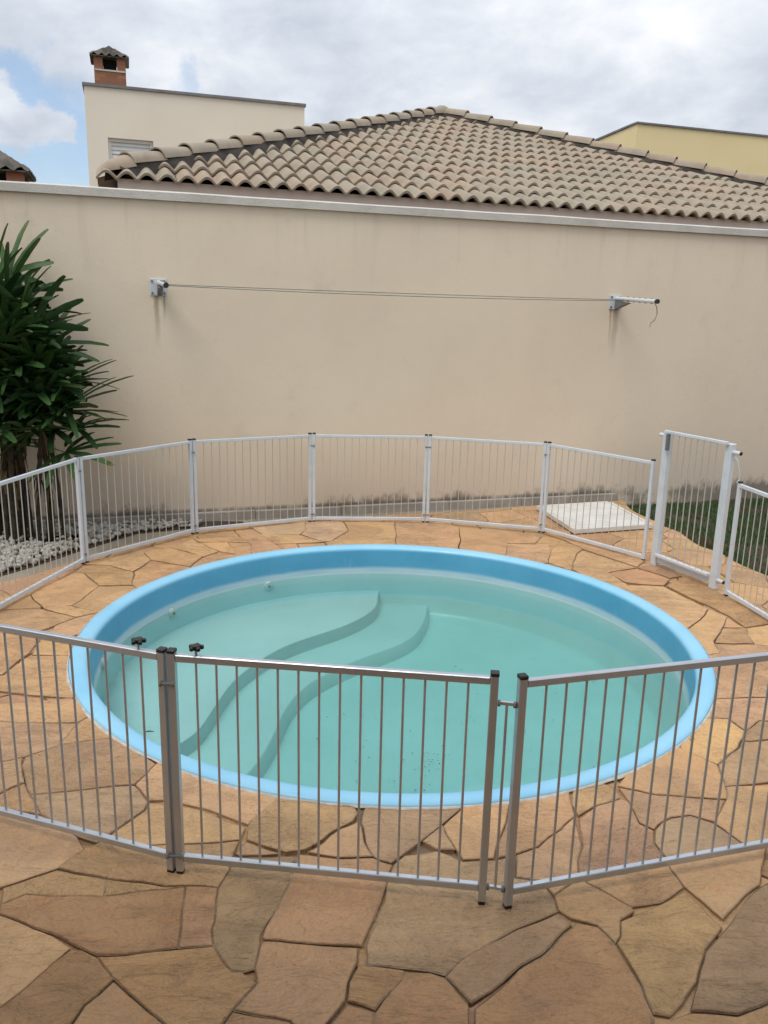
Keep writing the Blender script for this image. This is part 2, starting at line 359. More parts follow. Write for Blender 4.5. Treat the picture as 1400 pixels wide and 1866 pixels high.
# ------------------------------------------------------------------ mesh helpers
class MB:
    def __init__(s): s.v = []; s.f = []
    def add(s, vs, fs):
        o = len(s.v); s.v += [Vector(x) for x in vs]; s.f += [[i + o for i in f] for f in fs]
    def box(s, c0, ax, ay, az):                # corner and three edge vectors
        c0, ax, ay, az = map(Vector, (c0, ax, ay, az))
        p = [c0, c0 + ax, c0 + ax + ay, c0 + ay]; p += [q + az for q in p]
        f = [(3, 2, 1, 0), (4, 5, 6, 7), (0, 1, 5, 4), (1, 2, 6, 5), (2, 3, 7, 6), (3, 0, 4, 7)]
        if ax.cross(ay).dot(az) < 0: f = [tuple(reversed(x)) for x in f]
        s.add(p, f)
    def bbox(s, x0, x1, y0, y1, z0, z1): s.box((x0, y0, z0), (x1 - x0, 0, 0), (0, y1 - y0, 0), (0, 0, z1 - z0))
    def tube(s, pts, r, n=8, caps=True):
        pts = [Vector(p) for p in pts]; rs = r if isinstance(r, (list, tuple)) else [r] * len(pts)
        vs = []; fs = []
        for i, p in enumerate(pts):
            d = (pts[min(i + 1, len(pts) - 1)] - pts[max(i - 1, 0)]).normalized()
            a = d.cross(Vector((0, 0, 1)) if abs(d.z) < 0.9 else Vector((1, 0, 0))).normalized(); b = d.cross(a).normalized()
            for k in range(n):
                t = 2 * PI * k / n; vs.append(p + (a * math.cos(t) + b * math.sin(t)) * rs[i])
        for i in range(len(pts) - 1):
            for k in range(n):
                k2 = (k + 1) % n; fs.append((i * n + k, i * n + k2, (i + 1) * n + k2, (i + 1) * n + k))
        if caps: fs.append(tuple(range(n - 1, -1, -1))); fs.append(tuple(range((len(pts) - 1) * n, len(pts) * n)))
        s.add(vs, fs)
    def lathe(s, prof, cx, cy, n=96):
        vs = []; fs = []
        for r, z in prof:
            for k in range(n): t = 2 * PI * k / n; vs.append((cx + r * math.cos(t), cy + r * math.sin(t), z))
        for i in range(len(prof) - 1):
            for k in range(n):
                k2 = (k + 1) % n; fs.append((i * n + k, (i + 1) * n + k, (i + 1) * n + k2, i * n + k2))
        s.add(vs, fs)
    def prism(s, poly, z0, z1):
        n = len(poly); poly = [Vector((p[0], p[1], 0)) for p in poly]
        area = sum(poly[i].x * poly[(i + 1) % n].y - poly[(i + 1) % n].x * poly[i].y for i in range(n))
        if area < 0: poly.reverse()
        vs = [Vector((p.x, p.y, z0)) for p in poly] + [Vector((p.x, p.y, z1)) for p in poly]
        fs = [tuple(range(n - 1, -1, -1)), tuple(range(n, 2 * n))] + [(i, (i + 1) % n, (i + 1) % n + n, i + n) for i in range(n)]
        s.add(vs, fs)
    def mesh(s, name, mat, smooth=False, bevel=0.0, org=Vector((0, 0, 0)), fix=False):
        me = bpy.data.meshes.new(name)
        me.from_pydata([v - org for v in s.v], [], s.f)
        if fix or bevel:
            bm = bmesh.new(); bm.from_mesh(me)
            bmesh.ops.remove_doubles(bm, verts=bm.verts, dist=1e-5) if fix else None
            if fix: bmesh.ops.recalc_face_normals(bm, faces=bm.faces)
            if bevel:
                es = [e for e in bm.edges if len(e.link_faces) == 2 and e.calc_face_angle(0) > 0.6]
                bmesh.ops.bevel(bm, geom=es, offset=bevel, segments=1, affect='EDGES')
            bm.to_mesh(me); bm.free()
        me.materials.append(mat)
        if smooth:
            me.polygons.foreach_set('use_smooth', [True] * len(me.polygons))
            if smooth != 'all': me.set_sharp_from_angle(angle=math.radians(40))
        me.update(); return me
    def build(s, name, mat, parent=None, smooth=False, bevel=0.0, local=False, fix=False):
        org = Vector((0, 0, 0))
        if parent is not None and not local: org = parent.matrix_basis.translation.copy()
        if parent is not None and parent.parent is not None and not local: org = org + parent.parent.matrix_basis.translation
        return link(name, s.mesh(name, mat, smooth, bevel, org, fix), parent)
def link(name, me, parent=None):
    o = bpy.data.objects.new(name, me); C.objects.link(o); o.parent = parent; return o
def tag(o, label=None, cat=None, group=None, kind=None):
    if label: o['label'] = label
    if cat: o['category'] = cat
    if group: o['group'] = group
    if kind: o['kind'] = kind
    return o
def thing(name, loc, label, cat, group=None, rz=0):
    o = bpy.data.objects.new(name, None); C.objects.link(o); o.location = loc; o.rotation_euler.z = rz
    o.empty_display_size = 0.1
    return tag(o, label, cat, group)
def copy_tree(o, parent=None):
    c = o.copy(); C.objects.link(c); c.parent = parent
    for ch in list(o.children): copy_tree(ch, c)
    return c

# ------------------------------------------------------------------ ground and wall
g = MB(); g.lathe([(2.2436, -0.16), (20, -0.16), (600, -0.16)], 0.0781, 5.6601, 96)
g.f = [list(reversed(f)) for f in g.f] if False else g.f
tag(g.build('ground', M['soil']), kind='structure')

wallroot = thing('garden_wall', W(-1, 0, 0), 'tall cream stucco boundary wall behind the pool, mould along its foot', 'wall')
wallroot.rotation_euler.z = 0
def wmesh(b, name, mat, parent, **k):           # b holds u, v, z; the object turns with the wall so that its own axes run along it
    me = b.mesh(name, mat, **k)
    o = link(name, me, parent)
    base = parent.matrix_basis.translation if parent is not None else Vector((0, 0, 0))
    if parent is not None and parent.parent is not None: base = base + parent.parent.matrix_basis.translation
    o.location = WO - base; o.rotation_euler.z = TH
    return o
b = MB(); b.bbox(-14, 16, 0, 0.16, -0.15, 3.335)
wmesh(b, 'wall_face', M['wall'], wallroot)
b = MB()
us = [-14 + 0.25 * i for i in range(121)]
vs = []; fs = []
for i, u in enumerate(us):
    k = noise.noise(Vector((u * 0.9, 0, 3))) * 0.012
    for v, z in ((-0.045, 3.337), (-0.05, 3.412 + k), (-0.02, 3.428 + k), (0.18, 3.43 + k), (0.20, 3.337)): vs.append((u, v, z))
for i in range(len(us) - 1):
    for j in range(5):
        j2 = (j + 1) % 5; fs.append((i * 5 + j, (i + 1) * 5 + j, (i + 1) * 5 + j2, i * 5 + j2))
b.add(vs, fs); wmesh(b, 'coping', M['coping'], wallroot)
b = MB(); seg = [-5.9, -5.1, -4.05, -2.9, -1.9, -0.55, 0.42, 1.10, 1.767]
for s0, s1 in zip(seg[:-1], seg[1:]):
    dv = random.uniform(-0.004, 0.004); b.bbox(s0 + 0.002, s1 - 0.002, -0.06 + dv, 0.0, -0.1, 0.083 + dv)
wmesh(b, 'skirting', M['skirt'], wallroot, bevel=0.006)

# ------------------------------------------------------------------ stone deck
PC = Vector((0.0781, 5.6601, 0)); PR = 2.2446
deck_px = [(330, 968), (450, 953), (570, 944), (700, 937), (860, 928), (975, 919)]
hat_px = [(978, 922), (1047, 967), (1190, 957)]
grass_px = [(1205, 955), (1240, 968), (1262, 985), (1290, 1000), (1312, 1004), (1345, 1025), (1400, 1047), (1470, 1078)]
left_px = [(-60, 1078), (0, 1060), (60, 1045), (130, 1022), (230, 990)]
DECK = [gp(*q) for q in left_px + deck_px]
DECK += [W(1.70, -0.06, 0), W(1.9, -0.03, 0)] + [gp(1150, 928), gp(1195, 948)]
DECK += [gp(*q) for q in grass_px]
DECK += [Vector((4.3, 6.4, 0)), Vector((5.2, 6.0, 0)), Vector((6.5, 5.2, 0)), Vector((6.5, -3.4, 0)), Vector((-6.5, -3.4, 0)), Vector((-6.5, 5.4, 0)), Vector((-4.6, 6.1, 0))]
def inside(p, poly):
    r = False; j = len(poly) - 1
    for i in range(len(poly)):
        a, b_ = poly[i], poly[j]
        if (a.y > p.y) != (b_.y > p.y) and p.x < (b_.x - a.x) * (p.y - a.y) / (b_.y - a.y) + a.x: r = not r
        j = i
    return r
def nearest_on(p, poly):
    best = None
    for i in range(len(poly)):
        a, b_ = poly[i], poly[(i + 1) % len(poly)]; d = b_ - a
        t = max(0, min(1, (p - a).dot(d) / max(d.length_squared, 1e-9))); q = a + d * t
        if best is None or (q - p).length < (best - p).length: best = q
    return best
def hit(ang, poly):
    d = Vector((math.cos(ang), math.sin(ang), 0)); best = 1e9
    for i in range(len(poly)):
        a, e_ = poly[i] - PC, poly[(i + 1) % len(poly)] - poly[i]
        den_ = d.x * e_.y - d.y * e_.x
        if abs(den_) < 1e-9: continue
        t = (a.x * e_.y - a.y * e_.x) / den_; s_ = (a.x * d.y - a.y * d.x) / den_
        if t > 0 and -1e-6 <= s_ <= 1 + 1e-6: best = min(best, t)
    return PC + d * best
angs = sorted(set([2 * PI * k / 160 for k in range(160)] + [math.atan2(q.y - PC.y, q.x - PC.x) % (2 * PI) for q in DECK]))
b = MB(); n = len(angs); vs = []
for t in angs:
    q = hit(t, DECK); i_ = PC + Vector((math.cos(t), math.sin(t), 0)) * (PR - 0.004)
    i2 = PC + Vector((math.cos(t), math.sin(t), 0)) * (PR + 0.05)
    vs += [(i_.x, i_.y, -0.007), (i2.x, i2.y, -0.024), (q.x, q.y, -0.024), (q.x, q.y, -0.14)]
fs = []
for k in range(n):
    j = (k + 1) % n; fs += [(4 * k + a_, 4 * k + a_ + 1, 4 * j + a_ + 1, 4 * j + a_) for a_ in (0, 1, 2)]
b.add(vs, fs); patio = b.build('stone_deck', M['mortar']); tag(patio, kind='structure')

PALETTE = dict(o=(0.565, 0.35, 0.19), t=(0.555, 0.345, 0.18), y=(0.57, 0.36, 0.175), p=(0.56, 0.335, 0.185), g=(0.49, 0.325, 0.185),
               b=(0.51, 0.30, 0.15), d=(0.43, 0.265, 0.145), l=(0.59, 0.41, 0.255))
# flagstones in view: tone letter, then corners as they show in the photograph, laid out on the ground
ST = '''t 9,1616 102,1583 194,1601 187,1634 45,1630 3,1646
t 194,1601 296,1615 340,1614 187,1634
o 154,1546 178,1537 200,1524 255,1541 335,1538 435,1532 425,1565 417,1586 399,1617 340,1613 296,1613 194,1600 102,1581
b 3,1646 45,1630 187,1634 340,1614 332,1660 326,1724 280,1733 178,1741 143,1727 60,1690 -2,1662
b 340,1614 399,1617 393,1660 389,1725 326,1725 332,1660
o -60,1648 -2,1664 60,1692 130,1728 95,1757 0,1837 -60,1870
b 130,1731 150,1733 178,1745 212,1786 157,1832 110,1900 -60,1900 -60,1872 0,1838 95,1757
b 212,1790 300,1868 320,1900 115,1900 158,1832
b 178,1743 280,1734 326,1727 389,1726 420,1776 440,1778 468,1794 421,1842 400,1866 380,1900 325,1900 300,1866 212,1786
b 421,1846 529,1864 570,1900 385,1900 402,1868
g 417,1586 430,1560 440,1562 535,1560 532,1596 503,1653 475,1703 476,1722 463,1768 440,1778 420,1775 389,1725 393,1660 399,1617
b 545,1556 620,1565 680,1564 700,1571 718,1573 704,1613 697,1630 672,1690 665,1712 661,1723 560,1716 483,1711 478,1706 503,1653 532,1596
b 475,1722 483,1714 560,1718 655,1726 653,1752 640,1790 634,1826 595,1866 570,1896 529,1864 421,1844 468,1794 463,1769
b 655,1757 735,1767 732,1785 685,1842 637,1826 641,1790
g 720,1572 740,1557 797,1550 845,1568 900,1566 936,1560 936,1598 985,1605 1009,1640 1020,1663 940,1691 914,1706 808,1776 778,1768 668,1758 668,1720 697,1645 704,1613
o 938,1558 980,1543 1050,1489 1060,1540 1052,1570 1057,1600 1009,1632 985,1605 938,1598
g 808,1778 862,1824 900,1806 985,1737 1045,1685 1018,1666 940,1693 914,1708 860,1738
b 738,1772 780,1771 808,1780 858,1830 855,1900 675,1900 682,1850 690,1842
b 637,1830 682,1846 676,1900 575,1900 600,1866
b 1045,1690 985,1742 900,1812 868,1835 862,1900 1180,1900 1190,1850 1165,1794 1127,1724 1096,1690 1050,1682
t 1057,1602 1075,1613 1155,1652 1160,1660 1139,1676 1136,1708 1127,1722 1096,1688 1043,1675 1020,1661 1009,1632
t 1057,1600 1150,1590 1218,1567 1224,1583 1245,1614 1205,1643 1155,1652 1075,1613
y 1139,1678 1165,1664 1205,1646 1245,1620 1318,1690 1290,1730 1270,1790 1242,1830 1220,1852 1190,1845 1168,1795 1130,1722 1137,1708
t 1218,1567 1310,1560 1355,1541 1400,1540 1385,1611 1320,1677 1245,1612 1224,1583
g 1325,1690 1388,1612 1440,1590 1440,1810 1400,1822 1345,1850 1257,1843 1272,1790 1290,1735
b 1190,1852 1222,1858 1257,1846 1345,1853 1400,1825 1440,1815 1440,1900 1182,1900
o -60,1480 0,1478 75,1484 100,1495 141,1524 154,1546 102,1581 9,1614 -60,1640
d 45,1380 105,1358 205,1342 240,1362 285,1392 247,1428 190,1434 108,1443 58,1448 48,1430 42,1395
g 58,1449 108,1444 190,1435 247,1430 268,1458 262,1475 197,1522 178,1536 141,1524 100,1495 75,1482
t -60,1460 0,1447 44,1427 58,1449 75,1482 0,1476 -60,1478
o -60,1393 0,1390 42,1381 44,1425 0,1445 -60,1458
o -60,1315 0,1314 30,1316 147,1317 105,1358 45,1379 0,1389 -60,1392
t 147,1316 170,1300 225,1332 205,1342 105,1358
t -60,1285 0,1283 60,1279 130,1272 165,1280 170,1300 147,1315 30,1316 0,1313 -60,1314
t 5,1230 55,1195 128,1195 150,1210 155,1265 131,1272 60,1268 0,1260 -60,1258 -60,1240
t -60,1228 5,1228 53,1190 76,1160 60,1152 0,1145 -60,1140
t 57,1193 76,1162 134,1160 150,1165 145,1195
o 80,1159 100,1141 137,1126 177,1117 200,1120 165,1150 134,1159
o -60,1115 0,1113 72,1109 137,1125 100,1140 62,1152 0,1145 -60,1139
o 75,1107 115,1104 130,1105 177,1116 137,1124
o -60,1100 0,1088 38,1085 54,1083 75,1105 72,1108 0,1112 -60,1113
y 54,1082 65,1073 100,1060 135,1045 152,1045 166,1058 180,1068 152,1090 130,1103 78,1106
o 130,1104 152,1091 180,1069 243,1068 262,1082 200,1125 177,1116
y 135,1045 150,1030 200,1030 215,1036 243,1042 243,1066 180,1067 166,1056 152,1044
p 245,1042 275,1022 300,1026 345,1033 375,1045 262,1084 243,1066
y 150,1028 180,1018 262,1007 275,1021 243,1041 215,1034 200,1029
y 262,1006 272,1003 310,998 340,1006 370,1013 345,1032 300,1024 275,1020
y 310,998 350,983 364,989 397,1005 371,1014 340,1005
p 371,1015 397,1006 428,1009 450,1018 440,1030 376,1044 346,1033
t 364,989 415,988 430,1009 397,1004
t 350,982 437,978 457,989 415,987 364,988
p 416,988 457,990 458,1007 470,1020 450,1020 430,1010
o 437,978 470,969 515,1000 530,1014 470,1020 458,1007 457,990
l 469,968 460,960 510,953 555,952 558,965 545,974 480,973
o 475,973 545,975 590,987 540,990 502,991
p 503,992 540,991 552,1012 530,1014 515,1000
p 542,991 590,989 605,1010 552,1012
l 555,952 625,949 635,968 605,985 590,987 547,974 558,965
o 627,949 719,950 722,968 720,1010 605,1010 592,988 606,985 636,968
o 722,952 820,954 838,962 836,1015 722,1010
t 838,962 930,968 986,975 976,990 925,990 920,1020 840,1015
o 925,991 1000,992 1005,1003 1000,1025 960,1030 921,1018
o 1005,1003 1023,983 1062,1000 1052,1010 1040,1040 1000,1025
t 990,972 1062,985 1120,1003 1176,1022 1160,1033 1110,1016 1064,1001 1024,982
t 1062,1003 1110,1018 1159,1034 1110,1043 1140,1062 1148,1068 1120,1075 1042,1038 1053,1010
d 1159,1034 1190,1028 1223,1033 1243,1050 1222,1054 1190,1043
b 1110,1044 1158,1036 1190,1045 1222,1056 1210,1066 1172,1064 1140,1060
b 1245,1052 1262,1047 1320,1085 1440,1145 1400,1136 1360,1143 1328,1122 1300,1108 1255,1088 1215,1067
o 1142,1066 1175,1066 1210,1068 1250,1089 1290,1109 1283,1122 1255,1144 1225,1150 1120,1076
o 1292,1110 1326,1124 1312,1150 1300,1168 1310,1190 1275,1195 1225,1152 1256,1145 1284,1123
p 1326,1125 1355,1143 1318,1143
t 1317,1145 1355,1144 1362,1156 1375,1173 1302,1170
o 1362,1145 1400,1138 1440,1147 1440,1180 1377,1175 1364,1158
t 1302,1172 1375,1175 1440,1182 1440,1270 1295,1271 1280,1195 1310,1190
o 1295,1272 1440,1271 1440,1314 1382,1312 1357,1331 1325,1308 1280,1308
y 1285,1308 1325,1309 1357,1333 1345,1362 1310,1393 1243,1366 1220,1345
g 1312,1392 1348,1362 1352,1351 1440,1345 1440,1425 1400,1425 1360,1428 1320,1432
d 1360,1330 1382,1314 1440,1316 1440,1343 1353,1350
b 1225,1355 1243,1364 1310,1394 1320,1432 1325,1456 1200,1449 1128,1433 1150,1395
t 1130,1436 1200,1450 1322,1458 1310,1498 1262,1484 1225,1490 1193,1510 1165,1497 1145,1460
g 1195,1511 1225,1492 1262,1486 1304,1499 1355,1540 1310,1558 1220,1566 1196,1536
o 1325,1458 1321,1433 1440,1428 1440,1538 1358,1540 1306,1498
o 1130,1456 1145,1463 1165,1499 1193,1513 1195,1537 1217,1567 1150,1589 1057,1599 1052,1570 1062,1540 1057,1492 1090,1470
t 1095,1425 1128,1440 1130,1454 1085,1471 1056,1487 1045,1470 1042,1430
o 930,1445 1035,1440 1044,1470 1050,1488 980,1542 938,1556 902,1563 925,1500
o 845,1455 928,1450 923,1500 900,1563 845,1566 833,1550 813,1505 845,1472
g 668,1460 842,1455 843,1472 811,1500 775,1530 738,1555 715,1570 690,1566 680,1560 655,1500
g 811,1503 833,1550 797,1548 773,1533
t 648,1497 680,1561 620,1563 560,1553 590,1535 620,1512
y 507,1440 650,1460 652,1480 640,1495 590,1528 555,1548 520,1553 447,1530 450,1505
o 285,1392 320,1380 430,1420 507,1440 505,1460 450,1503 370,1475 300,1457 270,1456 248,1429
t 270,1459 345,1472 445,1508 437,1530 335,1537 255,1540 200,1523 263,1476
d 447,1533 512,1556 437,1559 430,1555'''
traced = []
for ln in ST.split('\n'):
    w_ = ln.split(); pts = [gp(*map(float, q.split(','))) for q in w_[1:]]
    a_ = sum(pts[i].x * pts[(i + 1) % len(pts)].y - pts[(i + 1) % len(pts)].x * pts[i].y for i in range(len(pts)))
    if a_ < 0: pts.reverse()
    traced.append((w_[0], pts))
RIM = PR + 0.006
def roughen(pts, step=0.045, amp=0.011):
    o = []
    for i in range(len(pts)):
        a, c_ = pts[i], pts[(i + 1) % len(pts)]; k = max(1, int((c_ - a).length / step))
        for j in range(k):
            p = a.lerp(c_, j / k); nv = noise.noise_vector(p * 9.0) * amp + noise.noise_vector(p * 3.1 + Vector((5, 5, 5))) * amp * 1.3
            o.append(Vector((p.x + nv.x, p.y + nv.y, 0)))
    return o
def inset(pts, d):
    o = []; n_ = len(pts)
    for i in range(n_):
        a, p, c_ = pts[i - 1], pts[i], pts[(i + 1) % n_]
        e1 = (p - a); e2 = (c_ - p)
        if e1.length < 1e-6 or e2.length < 1e-6: continue
        n1_ = Vector((-e1.y, e1.x, 0)).normalized(); n2_ = Vector((-e2.y, e2.x, 0)).normalized()
        m_ = (n1_ + n2_)
        if m_.length < 0.2: continue
        m_.normalize(); k = d / max(0.5, m_.dot(n1_)); o.append(p + m_ * k)
    return o
def stone_mesh(pts, top, joint):
    pts = roughen(pts)
    pts = inset(pts, joint)
    out_ = []
    for p in pts:
        q = p - PC; q.z = 0
        if q.length < RIM: q = q.normalized() * RIM; p = PC + q
        if not inside(p, DECK): p = nearest_on(p, DECK)
        if not out_ or (p - out_[-1]).length > 0.008: out_.append(p)
    if len(out_) < 4: return None
    a_ = sum(out_[i].x * out_[(i + 1) % len(out_)].y - out_[(i + 1) % len(out_)].x * out_[i].y for i in range(len(out_)))
    if a_ < 0.012: return None
    c_ = sum(out_, Vector((0, 0, 0))) / len(out_)
    tx, ty = random.uniform(-0.004, 0.004), random.uniform(-0.004, 0.004)
    inn = inset(out_, 0.0035)
    if len(inn) != len(out_): inn = [p + (c_ - p).normalized() * 0.005 for p in out_]
    n_ = len(out_); vs = []
    def zt(p): return top + (p.x - c_.x) * tx + (p.y - c_.y) * ty
    for p in inn: vs.append(Vector((p.x, p.y, zt(p))))
    for p in out_: vs.append(Vector((p.x, p.y, zt(p) - 0.0028)))
    for p in out_: vs.append(Vector((p.x, p.y, -0.03)))
    fs = []
    tri = tessellate_polygon([[Vector((p.x, p.y, 0)) for p in inn]])
    for t in tri:
        a, c2, d = (vs[i] for i in t)
        fs.append(tuple(t) if (c2 - a).cross(d - a).z > 0 else tuple(reversed(t)))
    for i in range(n_):
        j = (i + 1) % n_
        fs.append((n_ + i, n_ + j, j, i)); fs.append((2 * n_ + i, 2 * n_ + j, n_ + j, n_ + i))
    org = Vector((c_.x, c_.y, 0))
    me = bpy.data.meshes.new('paving_stone'); me.from_pydata([v - org for v in vs], [], fs); me.materials.append(M['stone']); me.update()
    return me, org
def add_stone(pts, top, joint, col):
    r = stone_mesh(pts, top, joint)
    if not r: return
    me, org = r; o = link('paving_stone', me, patio); o.location = org
    k = random.uniform(0.92, 1.08); o.color = (col[0] * k, col[1] * k * random.uniform(0.97, 1.03), col[2] * k * random.uniform(0.92, 1.08), 1)
b = MB()
for i, (tone, pts) in enumerate(traced):
    q_ = []
    for p in roughen(pts):
        d = p - PC; d.z = 0
        if d.length < RIM: p = PC + d.normalized() * RIM
        q_.append(p)
    vs = [Vector((p.x, p.y, -0.0030 + 0.00002 * i)) for p in q_]; fs = []
    for t in tessellate_polygon([[Vector((p.x, p.y, 0)) for p in q_]]):
        a, c2, d = (vs[k] for k in t); fs.append(tuple(t) if (c2 - a).cross(d - a).z > 0 else tuple(reversed(t)))
    b.add(vs, fs)
tag(b.build('joint_mortar', M['mortar'], patio), kind='stuff')
for tone, pts in traced:
    add_stone(pts, random.uniform(0.0, 0.004), random.uniform(0.002, 0.0052), PALETTE[tone])
# beyond the stones traced above the same crazy paving goes on
seeds = []
def far_ok(p, dmin): return all((p - q).length > dmin for q in seeds)
for k in range(9000):
    p = Vector((random.uniform(-6.9, 6.9), random.uniform(-3.8, 10.8), 0))
    dm = 0.46 if p.y < 7 else 0.40
    if abs(p.x) > 4: dm = 0.6
    if p.y < 1: dm = 0.62
    if not inside(p, DECK) and (nearest_on(p, DECK) - p).length > 0.5: continue
    if (p - PC).length < PR - 0.5: continue
    if far_ok(p, dm * random.uniform(0.8, 1.2)): seeds.append(p)
for s_ in seeds:
    near = sorted(seeds, key=lambda q: (q - s_).length_squared)[1:22]
    cell = [s_ + Vector((x, y, 0)) for x, y in ((-1, -1), (1, -1), (1, 1), (-1, 1))]
    for q in near:
        mid_ = (s_ + q) / 2; d = q - s_; nc = []
        for i in range(len(cell)):
            a, c_ = cell[i], cell[(i + 1) % len(cell)]; da, dc = (a - mid_).dot(d), (c_ - mid_).dot(d)
            if da <= 0: nc.append(a)
            if (da < 0 < dc) or (dc < 0 < da): nc.append(a.lerp(c_, da / (da - dc)))
        cell = nc
        if len(cell) < 3: break
    if len(cell) < 3: continue
    probe = cell + [s_] + [(cell[i] + cell[i - 1]) / 2 for i in range(len(cell))]
    if all(any(inside(p, t_[1]) for t_ in traced) or (p - PC).length < PR for p in probe): continue
    if not any(inside(p, DECK) for p in probe): continue
    add_stone(cell, -0.0125, 0.008, PALETTE[random.choice('ottyopgb')])

# pale mortar smeared against the shell
b = MB(); NR = 720; vs = []; fs = []
for k in range(NR):
    t = 2 * PI * k / NR; c_ = Vector((math.cos(t), math.sin(t), 0))
    front = 0.5 - 0.5 * math.sin(t)
    w_ = 0.004 + 0.016 * max(0, noise.noise(c_ * 5) + 0.15 + 0.5 * front) + 0.010 * noise.noise(c_ * 34) + 0.006 * noise.noise(c_ * 90)
    w_ = max(0.0012, w_) * (0.25 + 0.75 * front)
    w_ = max(0.0012, w_)
    for rr, zz in ((PR + 0.0025, 0.0075), (PR + 0.0025 + w_ * 0.6, 0.0085), (PR + 0.0025 + w_, 0.002)): vs.append((PC.x + rr * c_.x, PC.y + rr * c_.y, zz))
for k in range(NR):
    a, c_ = 3 * k, 3 * ((k + 1) % NR)
    fs += [(a, a + 1, c_ + 1, c_), (a + 1, a + 2, c_ + 2, c_ + 1)]
b.add(vs, fs)
sm = b.build('mortar_smear', mat_plain('pale_mortar', (0.58, 0.53, 0.46), (0.45, 0.40, 0.33), 0.95, 20, 60, 0.8).m, patio, smooth='all'); tag(sm, kind='stuff')

# concrete strip between the deck and the wall, and the soil of the bed
strip = [W(-7.0, 0, 0), W(1.9, 0, 0), gp(975, 921), gp(860, 930), gp(700, 939), gp(570, 946), gp(450, 955), gp(330, 970), gp(230, 992), gp(130, 1024), gp(60, 1047), gp(0, 1062), gp(-60, 1080), Vector((-4.6, 6.05, 0)), Vector((-6.6, 5.3, 0))]
b = MB(); b.prism([(p.x, p.y) for p in strip], -0.14, -0.019); tag(b.build('concrete_strip', M['concrete']), kind='structure')
bed = [W(-7.0, -0.03, 0), W(-3.35, -0.08, 0), W(-3.05, -0.16, 0), W(-3.05, -0.22, 0), gp(250, 970), gp(150, 1000), gp(60, 1030), gp(0, 1047), gp(-60, 1062), Vector((-4.7, 6.4, 0)), Vector((-6.5, 5.9, 0))]
b = MB(); b.prism([(p.x, p.y) for p in bed], -0.12, -0.011); tag(b.build('planting_bed', M['soil']), kind='structure')

# white pebbles
def ico_verts():
    bm = bmesh.new(); bmesh.ops.create_icosphere(bm, subdivisions=1, radius=1); v = [x.co.copy() for x in bm.verts]; f = [[y.index for y in x.verts] for x in bm.faces]; bm.free(); return v, f
IV, IF = ico_verts()
b = MB(); cnt = 0
while cnt < 3600:
    p = Vector((random.uniform(-5.2, -2.0), random.uniform(6.3, 9.0), 0))
    if not inside(p, bed) or (nearest_on(p, bed) - p).length < 0.03: continue
    q = p - gp(95, 985)
    if abs(q.x) < 0.28 and abs(q.y) < 0.16 and random.random() < 0.8: continue
    s_ = random.uniform(0.018, 0.040); rot = Matrix.Rotation(random.uniform(0, 6), 3, 'Z') @ Matrix.Rotation(random.uniform(0, 6), 3, 'X')
    sc = Vector((1, random.uniform(0.6, 0.95), random.uniform(0.5, 0.8)))
    z = -0.005 + s_ * 0.5 + (random.random() ** 2) * 0.035
    b.add([rot @ Vector((v.x * sc.x, v.y * sc.y, v.z * sc.z)) * s_ * random.uniform(0.85, 1.12) + Vector((p.x, p.y, z)) for v in IV], IF); cnt += 1
tag(b.build('white_pebbles', M['pebble'], smooth='all'), 'bed of loose white pebbles under the palm', 'gravel', kind='stuff')

# lawn
lawn = [gp(*q) for q in grass_px[:]] 
lawn = [W(1.78, -0.005, 0), gp(1135, 925), gp(1195, 946)] + lawn + [Vector((4.3, 6.4, 0)), Vector((5.2, 6.0, 0)), Vector((6.5, 5.2, 0)), Vector((6.5, -3.4, 0)), Vector((12, -3.4, 0)), W(12, -0.005, 0)]
b = MB(); b.prism([(p.x, p.y) for p in lawn], -0.159, -0.10); tag(b.build('lawn_soil', M['soil']), kind='structure')
gm = Mat('grass_blade', rough=0.6)
gn = gm.noise(1.6, 5, 0.6, world=True); gf = gm.noise(60, 2, 0.5, world=True)
gm.base(gm.mix(gm.rng(gn, 0.50, 0.66), gm.mix(gm.rng(gf, 0.3, 0.7), (0.028, 0.075, 0.017), (0.062, 0.13, 0.032)), (0.10, 0.070, 0.038)))
b = MB(); cnt = 0; vs = []; fs = []
while cnt < 42000:
    p = Vector((random.uniform(2.6, 8.2), random.uniform(5.5, 12.0), 0))
    if cnt < 30000: p = Vector((random.uniform(2.9, 6.0), random.uniform(6.8, 11.0), 0))
    if not inside(p, lawn): continue
    dens = noise.noise(Vector((p.x * 1.6, p.y * 1.6, 0)))
    if dens > 0.22 and random.random() < 0.75: continue
    hgt = random.uniform(0.02, 0.055); a_ = random.uniform(0, 2 * PI); w0 = random.uniform(0.003, 0.006)
    d = Vector((math.cos(a_), math.sin(a_), 0)); lean = Vector((random.uniform(-1, 1), random.uniform(-1, 1), 0)) * hgt * 0.6
    o_ = len(vs); z0 = Vector((p.x, p.y, -0.101))
    vs += [z0 - d * w0, z0 + d * w0, z0 + lean + Vector((0, 0, hgt))]; fs.append((o_, o_ + 1, o_ + 2)); cnt += 1
b.v = vs; b.f = fs
tag(b.build('lawn_grass', gm.m), 'short dark patchy grass beside the stone deck', 'grass', kind='stuff')

